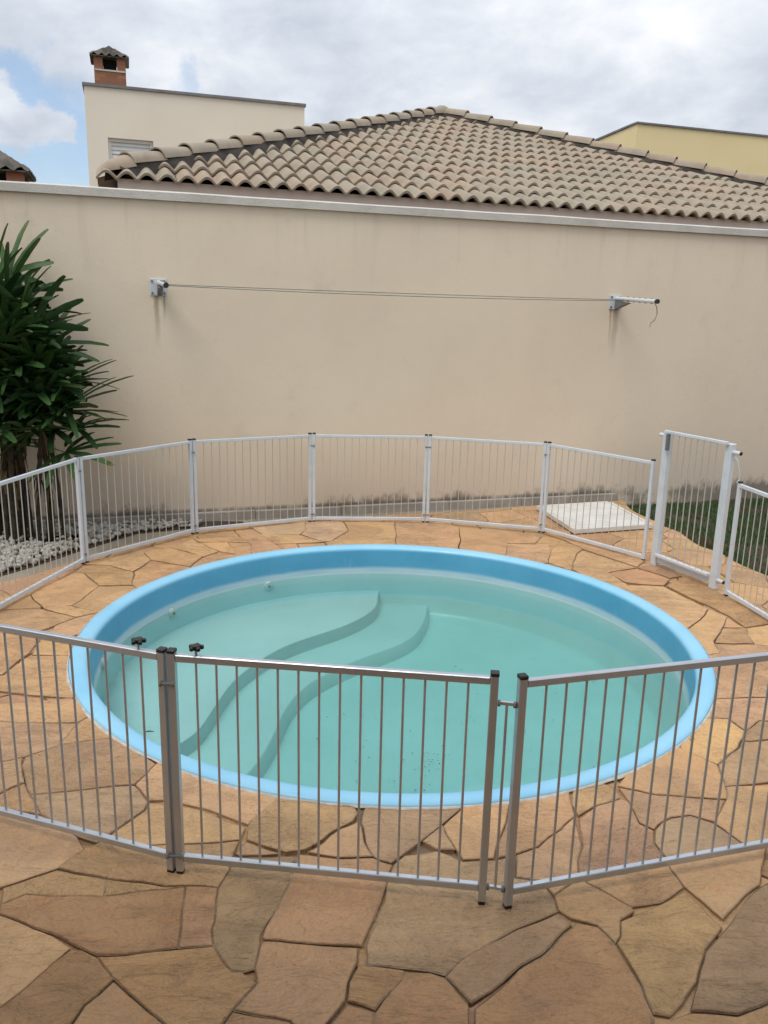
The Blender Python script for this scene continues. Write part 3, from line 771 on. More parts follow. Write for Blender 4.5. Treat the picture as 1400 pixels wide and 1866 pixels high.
# ------------------------------------------------------------------ pool
pool = thing('round_pool', PC, 'round light blue fibreglass pool with curved underwater steps', 'pool')
WL = -0.245
prof = [(PR + 0.001, -0.10), (PR + 0.002, 0.004), (PR - 0.006, 0.015), (PR - 0.03, 0.022), (PR - 0.07, 0.021), (PR - 0.10, 0.014), (PR - 0.118, -0.002), (PR - 0.126, -0.03),
        (PR - 0.135, -0.12), (PR - 0.15, WL), (PR - 0.19, -0.44), (PR - 0.235, -0.595), (PR - 0.27, -0.63), (PR - 0.34, -0.65), (0.5, -0.66), (0.0, -0.66)]
b = MB(); b.lathe(prof, PC.x, PC.y, 160)
shell = b.build('pool_shell', M['pool'], pool, smooth='all', fix=True)
bm = bmesh.new(); bm.from_mesh(shell.data)
up_ok = sum(f.normal.z * f.calc_area() for f in bm.faces) > 0
if not up_ok: bmesh.ops.reverse_faces(bm, faces=bm.faces)
bm.to_mesh(shell.data); bm.free()
b = MB(); rw = PR - 0.15; nn = 160
wv = [(PC.x, PC.y, WL)]; wf = []
b.lathe([(0.001, WL), (rw + 0.004, WL), (rw + 0.004, -0.70), (0.001, -0.70)], PC.x, PC.y, 128)
wat = b.build('pool_water', M['water'], None, fix=True); tag(wat, kind='structure')
wat.data.materials[0] = M['water']

def step_solid(curve_px, ztop, zbot, rad):
    crv = [gp(x, y, ztop) for x, y in curve_px]
    # smooth the traced edge
    for _ in range(3):
        n_ = [crv[0]]
        for i in range(len(crv) - 1): n_ += [crv[i].lerp(crv[i + 1], 0.25), crv[i].lerp(crv[i + 1], 0.75)]
        crv = n_ + [crv[-1]]
    a0 = math.atan2(crv[0].y - PC.y, crv[0].x - PC.x); a1 = math.atan2(crv[-1].y - PC.y, crv[-1].x - PC.x)
    if a1 < a0: a1 += 2 * PI
    arc = [PC + Vector((math.cos(a0 + (a1 - a0) * k / 60), math.sin(a0 + (a1 - a0) * k / 60), 0)) * rad for k in range(61)]
    edge = [c_ for c_ in crv if (Vector((c_.x, c_.y, 0)) - PC).length < rad - 0.01]
    poly = [Vector((p.x, p.y, 0)) for p in edge] + list(reversed(arc))
    n_ = len(poly)
    area = sum(poly[i].x * poly[(i + 1) % n_].y - poly[(i + 1) % n_].x * poly[i].y for i in range(n_))
    if area < 0: poly.reverse()
    top = inset(poly, 0.012)
    if len(top) != n_: top = poly
    flare = inset(poly, -0.03)
    if len(flare) != n_: flare = poly
    b_ = MB(); vs = [Vector((p.x, p.y, ztop)) for p in top] + [Vector((p.x, p.y, ztop - 0.010)) for p in poly] + [Vector((p.x, p.y, zbot)) for p in flare]
    fs = []
    for t in tessellate_polygon([[Vector((p.x, p.y, 0)) for p in top]]):
        a, c2, d = (vs[i] for i in t); fs.append(tuple(t) if (c2 - a).cross(d - a).z > 0 else tuple(reversed(t)))
    for i in range(n_):
        j = (i + 1) % n_; fs += [(n_ + i, n_ + j, j, i), (2 * n_ + i, 2 * n_ + j, n_ + j, n_ + i)]
    b_.add(vs, fs); return b_
Z1, Z2 = -0.415, -0.535
c1_px = [(692, 1072), (689, 1082), (688, 1095), (683, 1108), (660, 1124), (630, 1138), (595, 1150), (550, 1164), (505, 1182), (454, 1215), (421, 1243), (392, 1285), (364, 1328), (331, 1352), (300, 1364), (270, 1370)]
c2_px = [(781, 1098), (779, 1108), (776, 1124), (768, 1142), (752, 1162), (715, 1180), (666, 1196), (600, 1224), (553, 1252), (520, 1290), (501, 1337), (477, 1380), (449, 1413), (420, 1440), (400, 1460)]
step_solid(c1_px, Z1, -0.67, PR - 0.17).build('bench', M['pool'], pool, smooth=True)
step_solid(c2_px, Z2, -0.67, PR - 0.20).build('step', M['pool'], pool, smooth=True)
# return jets on the shell
for (x, y) in ((490, 1068), (315, 1117), (191, 1209)):
    d = ray(x, y); A = d.x ** 2 + d.y ** 2; ox, oy = -PC.x, -PC.y; rr = PR - 0.165
    B_ = 2 * (ox * d.x + oy * d.y); C_ = ox * ox + oy * oy - rr * rr; t = (-B_ + math.sqrt(max(0, B_ * B_ - 4 * A * C_))) / 2 / A
    if x < 200: t = (-B_ + math.sqrt(max(0, B_ * B_ - 4 * A * C_))) / 2 / A
    p = EYE + d * t; nrm = Vector((PC.x - p.x, PC.y - p.y, 0)).normalized()
    b = MB(); b.tube([p - nrm * 0.03, p + nrm * 0.008, p + nrm * 0.012], [0.042, 0.042, 0.034], 20)
    j = b.build('water_jet', M['jet'], pool, smooth=True)
    b = MB(); b.tube([p + nrm * 0.010, p + nrm * 0.016], 0.015, 12); b.build('nozzle', M['flash'], j)
# litter lying on the pool floor
b = MB()
spots = [(785, 1390, 26, 30), (770, 1440, 10, 26), (860, 1310, 5, 20), (1180, 1345, 5, 16), (1083, 1237, 5, 8), (820, 1140, 3, 10), (1025, 1205, 2, 5), (640, 1290, 12, 120), (1000, 1330, 20, 150), (800, 1260, 14, 140), (520, 1160, 5, 60), (430, 1220, 4, 40), (700, 1420, 12, 60), (600, 1360, 8, 60)]
for (x, y, n_, sp_r) in spots:
    for k in range(n_):
        px, py = x + random.gauss(0, sp_r * 0.5), y + random.gauss(0, sp_r * 0.45)
        p = gp(px, py, -0.642 if px > 560 else -0.525)
        if (Vector((p.x, p.y, 0)) - PC).length > PR - 0.42: continue
        s_ = random.uniform(0.003, 0.011); a_ = random.uniform(0, 6.3); d = Vector((math.cos(a_), math.sin(a_), 0)); e_ = Vector((-d.y, d.x, 0))
        b.add([p - d * s_, p + e_ * s_ * 0.4 + Vector((0, 0, 0.004)), p + d * s_, p - e_ * s_ * 0.4 + Vector((0, 0, 0.002))], [(0, 1, 2), (0, 2, 3)])
tag(b.build('leaf_litter', M['debris'], None), 'dark scraps of leaf lying on the pool floor', 'leaf litter', kind='stuff')
def leaflet(px, py, z, s_, a_, label):
    p = gp(px, py, z); d = Vector((math.cos(a_), math.sin(a_), 0)); e_ = Vector((-d.y, d.x, 0)); b = MB()
    st_ = [(-1, 0, 0.0), (-0.5, 0.22, 0.004), (0.1, 0.26, 0.006), (0.6, 0.14, 0.004), (1.0, 0, 0.001)]
    vs = []; 
    for (t, w0, zz) in st_:
        vs += [p + d * t * s_ + e_ * w0 * s_ + Vector((0, 0, zz)), p + d * t * s_ + Vector((0, 0, zz * 0.4)), p + d * t * s_ - e_ * w0 * s_ + Vector((0, 0, zz))]
    fs = []
    for i in range(4):
        for j in (0, 1): fs.append((3 * i + j, 3 * i + 3 + j, 3 * i + 4 + j, 3 * i + 1 + j))
    b.add(vs, fs); tag(b.build('fallen_leaf', M['debris']), label, 'leaf')
leaflet(272, 1334, WL + 0.003, 0.036, 0.1, 'small dark curled leaf floating near the left pool edge')
leaflet(1262, 1347, 0.006, 0.022, 0.6, 'tiny dark leaf lying on the stone just right of the pool rim')

# ------------------------------------------------------------------ fence
PH, PW, PL = 1.0, 0.031, 1.30
def fence_panel(label, mat_key='alu'):
    r = thing('pool_fence', (0, 0, 0), label, 'fence panel', 'round safety fence panels')
    hw = PW / 2
    for x in (hw, PL - hw):
        b = MB(); b.bbox(x - hw, x + hw, -hw, hw, 0.014, PH - 0.012); pst = b.build('post', M[mat_key], r, bevel=0.003)
        b = MB(); b.bbox(x - hw - 0.0015, x + hw + 0.0015, -hw - 0.0015, hw + 0.0015, PH - 0.016, PH); b.build('cap', M['black'], pst, bevel=0.003)
        b = MB(); b.bbox(x - hw + 0.002, x + hw - 0.002, -hw + 0.002, hw - 0.002, 0.0, 0.018); b.build('foot', M['black'], pst)
    for z0, z1 in ((PH - 0.050, PH - 0.020), (0.060, 0.090) if mat_key == 'alu' else (0.022, 0.056)):
        b = MB(); b.bbox(PW + 0.0005, PL - PW - 0.0005, -0.013, 0.013, z0, z1); b.build('rail', M[mat_key], r, bevel=0.003)
    nb = 14; gap = (PL - 2 * PW) / (nb + 1)
    b = MB(); b.tube([(0, 0, 0.085 if mat_key == 'alu' else 0.05), (0, 0, PH - 0.045)], 0.0052 if mat_key == 'alu' else 0.0042, 8); me = b.mesh('bar', M[mat_key if mat_key == 'alu' else 'alulight'], smooth=True)
    for k in range(nb):
        o = link('bar', me, r); o.location = (PW + gap * (k + 1), 0, 0)
    return r
A, A2, B, Cc = Vector((-0.849, 2.93, 0)), Vector((-0.8095, 2.924, 0)), Vector((0.426, 2.787, 0)), Vector((0.526, 2.767, 0))
L1, Lm, L2 = Vector((-2.08, 3.34, 0)), Vector((-2.95, 4.42, 0)), Vector((-2.935, 5.79, 0))
D_, E_, F_, G_, H_, I_ = Vector((-2.725, 7.091, 0)), Vector((-1.975, 8.19, 0)), Vector((-0.806, 8.809, 0)), Vector((0.47, 8.898, 0)), Vector((1.725, 8.576, 0)), Vector((2.555, 7.581, 0))
K_, R2, Rm, R1 = Vector((2.938, 6.624, 0)), Vector((3.13, 5.36, 0)), Vector((2.76, 4.17, 0)), Vector((1.785, 3.13, 0))
panels = [(L1, A, 'long aluminium fence panel nearest the camera on the left, cut by the left picture edge', 0),
          (A2, B, 'aluminium fence panel nearest the camera in the middle, across the pool front', 0),
          (Cc, R1, 'aluminium fence panel nearest the camera on the right, rising to the right edge', 0),
          (Lm, L1, 'fence panel left of the pool, next to the front left panel', .024),
          (L2, Lm, 'fence panel left of the pool, next to the pebble bed corner', .024),
          (L2, D_, 'pale fence panel in front of the palm trunks at the left edge', .024),
          (D_, E_, 'pale fence panel in front of the end of the pebble bed', .024),
          (E_, F_, 'pale rear fence panel left of the middle, first right of the pebbles', .024),
          (F_, G_, 'pale rear fence panel in the middle, farthest from the camera', .024),
          (G_, H_, 'pale rear fence panel just left of the white hatch cover', .024),
          (H_, I_, 'pale rear fence panel in front of the white hatch cover', .024),
          (K_, R2, 'pale fence panel right of the gate, in front of the lawn', .024),
          (R2, Rm, 'fence panel right of the pool, between gate side and front', .024),
          (Rm, R1, 'fence panel right of the pool, next to the front right panel', .02)]
proto = {'alu': fence_panel('x'), 'white': None}
first = True
protoW = fence_panel('x', 'white')
usedA = usedW = False
for i, (p, q, lab, gap) in enumerate(panels):
    near_ = i in (0, 1, 2, 3, 13)
    src = proto['alu'] if near_ else protoW
    if near_ and not usedA: r = src; usedA = True
    elif (not near_) and not usedW: r = src; usedW = True
    else: r = copy_tree(src)
    d = (q - p); ln = d.length; d.normalize(); r['label'] = lab
    off = gap if gap else 0.0
    if i == 0: e0, e1 = p, q + d * (PW / 2)
    else: e0, e1 = p + d * (off - PW / 2), q - d * (off - PW / 2)
    if i in (1,): e0, e1 = p - d * PW / 2, q + d * PW / 2
    if i in (2,): e0, e1 = p - d * PW / 2, q
    r.location = e0; r.rotation_euler.z = math.atan2(d.y, d.x); r.scale = ((e1 - e0).length / PL, 1, 1)
# bolts that pin neighbouring panels together
def clamp(p, z, d, label):
    r = thing('hinge_bolt', p + Vector((0, 0, z)), label, 'bolt', 'bolts joining the fence panels')
    b = MB(); c_ = p + Vector((0, 0, z)) + Vector((0, -1, 0)).normalized() * 0.02
    b.tube([c_ - d * 0.026, c_ + d * 0.026], 0.006, 8); b.build('shank', M['flash'], r, smooth=True)
    b = MB(); b.tube([c_ - d * 0.030, c_ - d * 0.022], 0.011, 6); b.tube([c_ + d * 0.022, c_ + d * 0.030], 0.011, 6); b.build('nut', M['flash'], r)
for nm_, p in (('front left', (A + A2) / 2), ('palm side', D_), ('left rear', E_), ('centre left rear', F_), ('centre right rear', G_), ('hatch cover', H_)):
    dd = Vector((1, 0, 0))
    clamp(p, 0.86, dd, 'small bolt near the top of the twin %s fence posts' % nm_)
    clamp(p, 0.09, dd, 'small bolt near the foot of the twin %s fence posts' % nm_)
# infill between the two front panels
r = thing('fence_link', (B + Cc) / 2, 'narrow one-bar infill joining the two front fence panels', 'fence link')
d = (Cc - B).normalized()
for z in (0.872, 0.075):
    b = MB(); b.box(B + d * 0.018 + Vector((0, -0.007, z)), d * ((Cc - B).length - 0.036), (0, 0.014, 0), (0, 0, 0.012)); br = b.build('link_rail', M['alu'], r)
    for q, s_ in ((B, 1), (Cc, -1)):
        c_ = q + d * s_ * 0.022 + Vector((0, 0, z + 0.003)); b = MB(); b.tube([c_ - d * 0.005, c_ + d * 0.005], 0.013, 8); b.build('nut', M['flash'], br, smooth=True)
b = MB(); m_ = (B + Cc) / 2; b.tube([m_ + Vector((0, 0, 0.08)), m_ + Vector((0, 0, 0.876))], 0.0055, 8); b.build('bar', M['alu'], r, smooth=True)
# star knobs on the top rails
for t_, p, q, lab in ((0.106, A, L1, 'black star knob on the top rail left of the twin front posts'), (0.098, A2, B, 'black star knob on the top rail right of the twin front posts')):
    c_ = p + (q - p).normalized() * t_; r = thing('star_knob', c_ + Vector((0, 0, 0.98)), lab, 'knob', 'black star knobs on the front rails')
    b = MB(); b.tube([c_ + Vector((0, 0, 0.977)), c_ + Vector((0, 0, 1.004))], 0.006, 10); b.build('stem', M['alu'], r, smooth=True)
    b = MB(); b.tube([c_ + Vector((0, 0, z)) for z in (1.000, 1.006, 1.018, 1.022, 1.025)], [0.008, 0.016, 0.019, 0.019, 0.012], 16)
    for k in range(5):
        a_ = 2 * PI * k / 5 + 0.3; e_ = c_ + Vector((math.cos(a_) * 0.022, math.sin(a_) * 0.022, 0))
        b.tube([e_ + Vector((0, 0, z)) for z in (1.004, 1.007, 1.018, 1.021)], [0.005, 0.0085, 0.0085, 0.005], 10)
    b.build('grip', M['black'], r, smooth=True)

# gate
G0, G1 = Vector((2.604, 7.458, 0)), Vector((2.910, 6.795, 0)); GH = 1.285
gate = thing('pool_gate', G0, 'tall white self-closing gate in the fence beside the lawn', 'gate')
d = (G1 - G0).normalized(); e_ = Vector((-d.y, d.x, 0)); gl_ = (G1 - G0).length
for q, s_ in ((G0, 0), (G1, 1)):
    b = MB(); b.box(q - d * 0.036 - e_ * 0.028, d * 0.072, e_ * 0.056, (0, 0, GH)); b.build('gate_post', M['white'], gate, bevel=0.006)
b = MB(); b.box(G0 + d * 0.038 - e_ * 0.018 + Vector((0, 0, 0.035)), d * (gl_ - 0.076), e_ * 0.036, (0, 0, 0.085)); b.build('threshold', M['white'], gate, bevel=0.004)
leaf_o = e_ * -0.048
b = MB()
b.box(G0 + d * 0.01 + leaf_o - e_ * 0.013 + Vector((0, 0, 1.275)), d * (gl_ - 0.0), e_ * 0.026, (0, 0, 0.028)); b.build('top_rail', M['white'], gate, bevel=0.004)
b = MB(); b.box(G0 + d * 0.04 + leaf_o - e_ * 0.013 + Vector((0, 0, 0.105)), d * (gl_ - 0.075), e_ * 0.026, (0, 0, 0.028)); b.build('bottom_rail', M['white'], gate, bevel=0.004)
b = MB(); b.tube([(0, 0, 0.12), (0, 0, 1.285)], 0.0052, 8); me = b.mesh('gate_bar', M['alulight'], smooth=True)
for k in range(8):
    o = link('gate_bar', me, gate); o.location = d * (0.035 + (gl_ - 0.07) * (k + 1) / 9 + 0.005) + leaf_o
for base_, z, l0, l1 in ((G0, 1.245, -0.10, -0.03), (G1, 1.215, 0.03, 0.11), (G1, 0.085, 0.03, 0.10)):
    c_ = base_ + Vector((0, 0, z)); b = MB(); b.tube([c_ + d * l0, c_ + d * l1], 0.017, 12); st_ = b.build('hinge_tube', M['white'], gate, smooth=True)
    if l1 > 0: b = MB(); b.tube([c_ + d * (l1 - 0.004), c_ + d * (l1 + 0.006)], 0.0165, 12); b.build('tube_plug', M['black'], st_, smooth=True)
b = MB(); b.box(G0 + d * 0.042 + leaf_o - e_ * 0.02 + Vector((0, 0, 1.12)), d * 0.022, e_ * 0.04, (0, 0, 0.15)); b.build('latch_plate', M['flash'], gate, bevel=0.003)
b = MB(); ctl = [G1 + Vector((0, 0, 1.19)) + d * 0.03, G1 + d * 0.085 + Vector((0, 0, 1.16)), G1 + d * 0.115 + Vector((0, 0, 1.08)), G1 + d * 0.13 + Vector((0, 0, 1.00)), K_ + Vector((0, 0, 0.98)) - d * 0.02]
b.tube(ctl, 0.004, 6); tag(b.build('gate_cord', M['white'], None, smooth=True), 'short white cord hanging between gate post and next fence panel', 'cord')

# ------------------------------------------------------------------ hatch cover on the deck
hc = [gp(978, 921, 0.05), gp(1112, 913, 0.05), gp(1190, 955, 0.05), gp(1047, 965, 0.05)]
hatch = thing('hatch_cover', gp(1080, 940), 'flat white slatted hatch cover on the ground by the wall', 'hatch cover')
def quad(a, b_, c_, d_, s_, t_): return a.lerp(b_, s_).lerp(d_.lerp(c_, s_), t_)
zd = Vector((0, 0, 1))
for i in range(4):
    p, q = hc[i], hc[(i + 1) % 4]; cc_ = sum(hc, Vector()) / 4; inw = (cc_ - (p + q) / 2).normalized() * 0.045
    b = MB(); b.box(p - zd * 0.05, q - p, inw, zd * 0.052); b.build('frame_side', M['lid'], hatch, bevel=0.004)
NS = 9
for k in range(NS):
    t0, t1 = 0.045 + 0.91 * k / NS, 0.045 + 0.91 * (k + 1) / NS - 0.006
    vs = [quad(*hc, 0.05, t0), quad(*hc, 0.95, t0), quad(*hc, 0.95, t1), quad(*hc, 0.05, t1)]
    b = MB(); b.add([v - zd * 0.02 for v in vs] + [v - zd * 0.001 for v in vs], [(0, 1, 2, 3), (4, 7, 6, 5), (0, 4, 5, 1), (1, 5, 6, 2), (2, 6, 7, 3), (3, 7, 4, 0)])
    b.build('slat', M['lid'], hatch, fix=True, bevel=0.003)

# ------------------------------------------------------------------ clothes line on the wall
line = thing('clothes_line', W(-3.86, 0, 2.4), 'wall-mounted clothes line stretched between two white bracket arms', 'clothes line')
for (uc, z) in ((-3.86, 2.49), (1.535, 2.48)):
    ar = []
    b = MB(); b.box(W(uc - 0.085, -0.012, z - 0.085), WU * 0.17, WN * 0.0115, zd * 0.17); pl_ = b.build('wall_plate', M['white'], line, bevel=0.003)
    for su in (-1, 1):
        for sz in (-1, 1):
            c_ = W(uc + su * 0.06, -0.012, z + sz * 0.06); b = MB(); b.tube([c_, c_ - WN * 0.012], 0.013, 6); b.build('screw', M['flash'], pl_)
    a0 = W(uc + 0.01, -0.01, z + 0.045); a1 = W(uc + (0.05 if uc < 0 else 0.03), -0.70 if uc < 0 else -0.80, z + 0.004)
    b = MB(); b.tube([a0, a1], 0.024, 14); arm = b.build('bracket_arm', M['white'], line, smooth=True)
    b = MB(); b.tube([a1 + WN * 0.002, a1 - WN * 0.028], 0.0265, 14); b.build('end_cap', M['black'], arm, smooth=True)
    b = MB()
    p0, p1, p2 = W(uc - 0.012, -0.012, z - 0.085), W(uc - 0.012, -0.012, z + 0.022), W(uc - 0.012, -0.30, z - 0.012)
    b.add([p0, p1, p2, p0 + WU * 0.05, p1 + WU * 0.05, p2 + WU * 0.05], [(0, 1, 2), (5, 4, 3), (0, 2, 5, 3), (1, 0, 3, 4), (2, 1, 4, 5)])
    b.build('brace', M['flash'], line, fix=True)
    for k in range(5):
        c_ = a0.lerp(a1, 0.30 + k * 0.145); b = MB(); b.tube([c_ + WU * 0.006 - zd * 0.030, c_ + WU * 0.002 + zd * 0.030], 0.0125, 8); b.build('line_eye', M['flash'], arm)
for (v, dz, sag) in ((-0.20, 0.0, 0.02), (-0.30, -0.012, 0.055)):
    pts = []
    for k in range(17):
        t = k / 16; pts.append(W(-3.85 + 5.395 * t, v, 2.515 + dz + (2.505 - 2.515) * t - sag * 4 * t * (1 - t) * 0.5))
    b = MB(); b.tube(pts, 0.0038, 6); b.build('line_wire', M['wire'], line, smooth=True)
c_ = W(1.56, -0.78, 2.47)
b = MB(); b.tube([c_, c_ + WU * 0.03 - zd * 0.05, c_ + WU * 0.045 - zd * 0.12, c_ + WU * 0.02 - zd * 0.19, c_ - WU * 0.03 - zd * 0.23, c_ - WU * 0.035 - zd * 0.27], 0.0045, 6)
b.build('loose_end', M['wire'], line, smooth=True)

# ------------------------------------------------------------------ lady palm
def fan_mesh(seed, stalk=0.30, fr=0.46):
    rnd = random.Random(seed); b = MB()
    # stalk along +X
    b.tube([(0, 0, 0), (stalk * 0.5, 0, 0.02), (stalk, 0, 0.0)], [0.007, 0.005, 0.004], 5)
    nseg = rnd.choice((7, 8, 9, 10)); spread = rnd.uniform(1.75, 2.2)
    for k in range(nseg):
        a_ = -spread + 2 * spread * k / (nseg - 1) + rnd.uniform(-0.05, 0.05); ln = fr * (1 - 0.22 * abs(a_) / spread) * rnd.uniform(0.88, 1.08)
        wd = rnd.uniform(0.027, 0.037); droop = rnd.uniform(0.05, 0.32); rise = rnd.uniform(0.02, 0.12)
        dx, dy = math.cos(a_), math.sin(a_); ex, ey = -dy, dx; prev = None; vs = []; fs = []
        prof_ = [(0.0, 0.25), (0.18, 0.75), (0.42, 1.0), (0.7, 0.98), (0.92, 0.72), (1.0, 0.42)]
        for t, w0 in prof_:
            r_ = ln * t; z = rise * r_ - droop * r_ * r_ / fr * 1.3; w_ = wd * w0
            for s_, dz in ((-1, 0.30), (0, 0.0), (1, 0.30)):
                vs.append((stalk + dx * r_ + ex * w_ * s_, dy * r_ + ey * w_ * s_, z + dz * w_))
        for i in range(len(prof_) - 1):
            for j in (0, 1): fs.append((3 * i + j, 3 * i + 1 + j, 3 * i + 4 + j, 3 * i + 3 + j))
        b.add(vs, fs)
    return b.mesh('leaf', M['leaf'], smooth='all')
fans = [fan_mesh(s_, st_, fr_) for s_, st_, fr_ in ((1, .20, .52), (2, .28, .56), (3, .16, .48), (4, .24, .60), (5, .14, .45), (6, .32, .53))]
palm = thing('lady_palm', (-3.55, 7.85, 0), 'dense dark green lady palm clump at the left against the wall', 'palm')
rnd = random.Random(11)
canes = []
for k in range(17):
    a_ = rnd.uniform(0, 2 * PI); r_ = rnd.uniform(0, 0.28); canes.append((Vector((-3.60 + math.cos(a_) * r_ * 1.35, 7.82 + math.sin(a_) * r_ * 0.8, 0)), rnd.choice((1.42, 1.55, 2.05, 2.2, 2.3)) + rnd.uniform(-0.08, 0.08)))
canes[:7] = [(Vector((-3.50, 7.78, 0)), 2.32), (Vector((-3.72, 7.85, 0)), 2.45), (Vector((-3.34, 7.80, 0)), 1.62), (Vector((-3.40, 7.70, 0)), 1.38), (Vector((-3.62, 7.66, 0)), 2.1), (Vector((-3.32, 7.84, 0)), 1.30), (Vector((-3.20, 7.84, 0)), 2.06)]
def wall_v(p): return (Vector((p.x, p.y, 0)) - WO).dot(WN)
nleaf = 0
for ci, (bs, hgt) in enumerate(canes):
    lean = Vector((rnd.uniform(-0.16, 0.16), rnd.uniform(-0.10, 0.06), 0)) + (Vector((0.16, -0.02, 0)) if ci in (2, 3, 5) else Vector())
    hgt -= 0.16 if hgt > 1.9 else 0.0
    b = MB(); rr = rnd.uniform(0.020, 0.030)
    ring = []
    fine_pts = []
    for i in range(24):
        t = i / 23; fine_pts.append(bs + lean * (t ** 1.5) + Vector((0, 0, hgt * t - 0.02)))
    b.tube(fine_pts, [rr * (1.15 if i % 2 else 0.9) * rnd.uniform(0.9, 1.15) for i in range(24)], 8)
    b.build('trunk', M['bark'], palm, smooth=True)
    # dead sheaths hanging from the trunk
    b = MB()
    for k in range(7):
        t = rnd.uniform(0.35, 0.95); p = bs + lean * (t ** 1.5) + Vector((0, 0, hgt * t)); a_ = rnd.uniform(0, 6.28); d = Vector((math.cos(a_), math.sin(a_), 0)); ln = rnd.uniform(0.15, 0.4)
        e2 = Vector((-d.y, d.x, 0)) * rnd.uniform(0.008, 0.02); q1 = p + d * 0.05 + Vector((0, 0, -ln * 0.4)); q2 = p + d * 0.07 + Vector((0, 0, -ln))
        b.add([p - e2, p + e2, q1 + e2, q1 - e2, q2 + e2 * 0.3, q2 - e2 * 0.3], [(0, 1, 2, 3), (3, 2, 4, 5)])
    tag(b.build('dead_sheath', M['deadleaf'], palm), kind='stuff')
    nl = 9 if ci < 7 else 5
    for k in range(nl):
        t = 1.0 - 0.42 / hgt * (k / nl)
        p = bs + lean * (max(t, 0) ** 1.5) + Vector((0, 0, hgt * t)); el = math.radians(rnd.uniform(50, 82) - 66 * (k / nl)); az = k * 2.4 + rnd.uniform(-0.4, 0.4) + ci
        dr = Vector((math.cos(az) * math.cos(el), math.sin(az) * math.cos(el), math.sin(el)))
        tip = p + dr * 0.85
        if wall_v(tip) > -0.05:
            dr = (dr - WN * (dr.dot(WN) * 1.25 + 0.12)).normalized()
            if wall_v(p + dr * 0.85) > -0.08: continue
        o = link('leaf', fans[(k + ci) % 6], palm); nleaf += 1
        q = dr.to_track_quat('X', 'Z').to_matrix().to_4x4() @ Matrix.Rotation(rnd.uniform(-0.5, 0.5), 4, 'X')
        s_ = rnd.uniform(0.85, 1.1)
        # the blade bends outwards and down from the stalk
        o.matrix_basis = Matrix.Translation(p - palm.location) @ q @ Matrix.Scale(s_, 4)

# ------------------------------------------------------------------ neighbour's house with the hipped tile roof
EV, EZ, UL, DD = 1.8, 3.735, -4.46, 6.85; SL = math.radians(20.9); RISE = DD * math.tan(SL)
house = thing('tiled_house', W(2.4, 6, 0), 'neighbour house with hipped grey-brown tile roof just behind the wall', 'house')
b = MB(); b.bbox(UL + 0.24, UL + 2 * DD - 0.24, EV + 0.09, EV + 2 * DD - 0.24, 0, EZ + 0.045); wmesh(b, 'wall', M['housewall'], house)
TW, TX = 0.468, 0.55; SLEN = DD / math.cos(SL)
dn = Vector((0, -math.cos(SL), -math.sin(SL))); up_n = Vector((0, -math.sin(SL), math.cos(SL)))
def tile_mesh():
    nx = 28; th = 0.032; A_ = 0.040; vs = []; fs = []; lens = (0.0, TX + 0.07)
    def pz(x): 
        c_ = abs(math.sin(PI * x / (TW / 2))); return A_ * (2.1 * (c_ ** 1.25) - 1.05)
    for s_ in (0, 1):                                    # 0 lower end, 1 upper end
        for i in range(nx + 1):
            x = -TW / 2 + (TW + 0.0) * i / nx
            lift = 0.050 if s_ == 0 else 0.0
            vs.append((x, lens[s_], pz(x) + lift)); vs.append((x, lens[s_], pz(x) + lift - th))
    for i in range(nx):
        a, a2 = 2 * i, 2 * i + 2; u_, u2 = 2 * (nx + 1) + a, 2 * (nx + 1) + a2
        fs += [(a, a2, u2, u_), (a + 1, u_ + 1, u2 + 1, a2 + 1), (a, a + 1, a2 + 1, a2)]
    b_ = MB(); b_.add(vs, fs); return b_.mesh('roof_tile', M['tile'], smooth=True)
tm = tile_mesh(); ntile = 0
tilt = Matrix.Rotation(SL, 4, 'X')
apexu = UL + DD
rows = int(SLEN / TX) + 1
for r_ in range(rows):
    s0 = r_ * TX
    for c_i in range(-1, int(2 * DD / TW) + 2):
        uc = UL + TW * (c_i + 0.5); 
        # how far up the slope this tile's centre is, and the hip there
        smid = s0 + TX * 0.5; marg = (smid * math.cos(SL))
        if uc < UL + marg - TW * 0.30 or uc > UL + 2 * DD - marg + TW * 0.30: continue
        if uc > 8.2: continue
        if ntile >= 298: continue
        v_, z_ = EV + s0 * math.cos(SL), EZ + s0 * math.sin(SL)
        o = link('roof_tile', tm, house); ntile += 1
        o.matrix_basis = Matrix.Translation(W(uc + random.uniform(-.004, .004), v_ + random.uniform(-.008, .008), z_ + 0.03) - house.location) @ Matrix.Rotation(TH + random.uniform(-.006, .006), 4, 'Z') @ tilt
print('front tiles', ntile)
# the roof body under the tiles, and the two slopes turned away from the garden
def rp(u, v, z): return (u, v, z)
b = MB(); o_ = 0.20
P0, P1, P2, P3, AP = (UL + o_, EV + o_, EZ + 0.045), (UL + 2 * DD - o_, EV + o_, EZ + 0.045), (UL + 2 * DD - o_, EV + 2 * DD - o_, EZ + 0.045), (UL + o_, EV + 2 * DD - o_, EZ + 0.045), (UL + DD, EV + DD, EZ + RISE - 0.03)
b.add([P0, P1, P2, P3, AP], [(0, 1, 4), (1, 2, 4), (2, 3, 4), (3, 0, 4), (3, 2, 1, 0)])
wmesh(b, 'roof_deck', M['wood'], house)
b = MB(); vs = []; fs = []
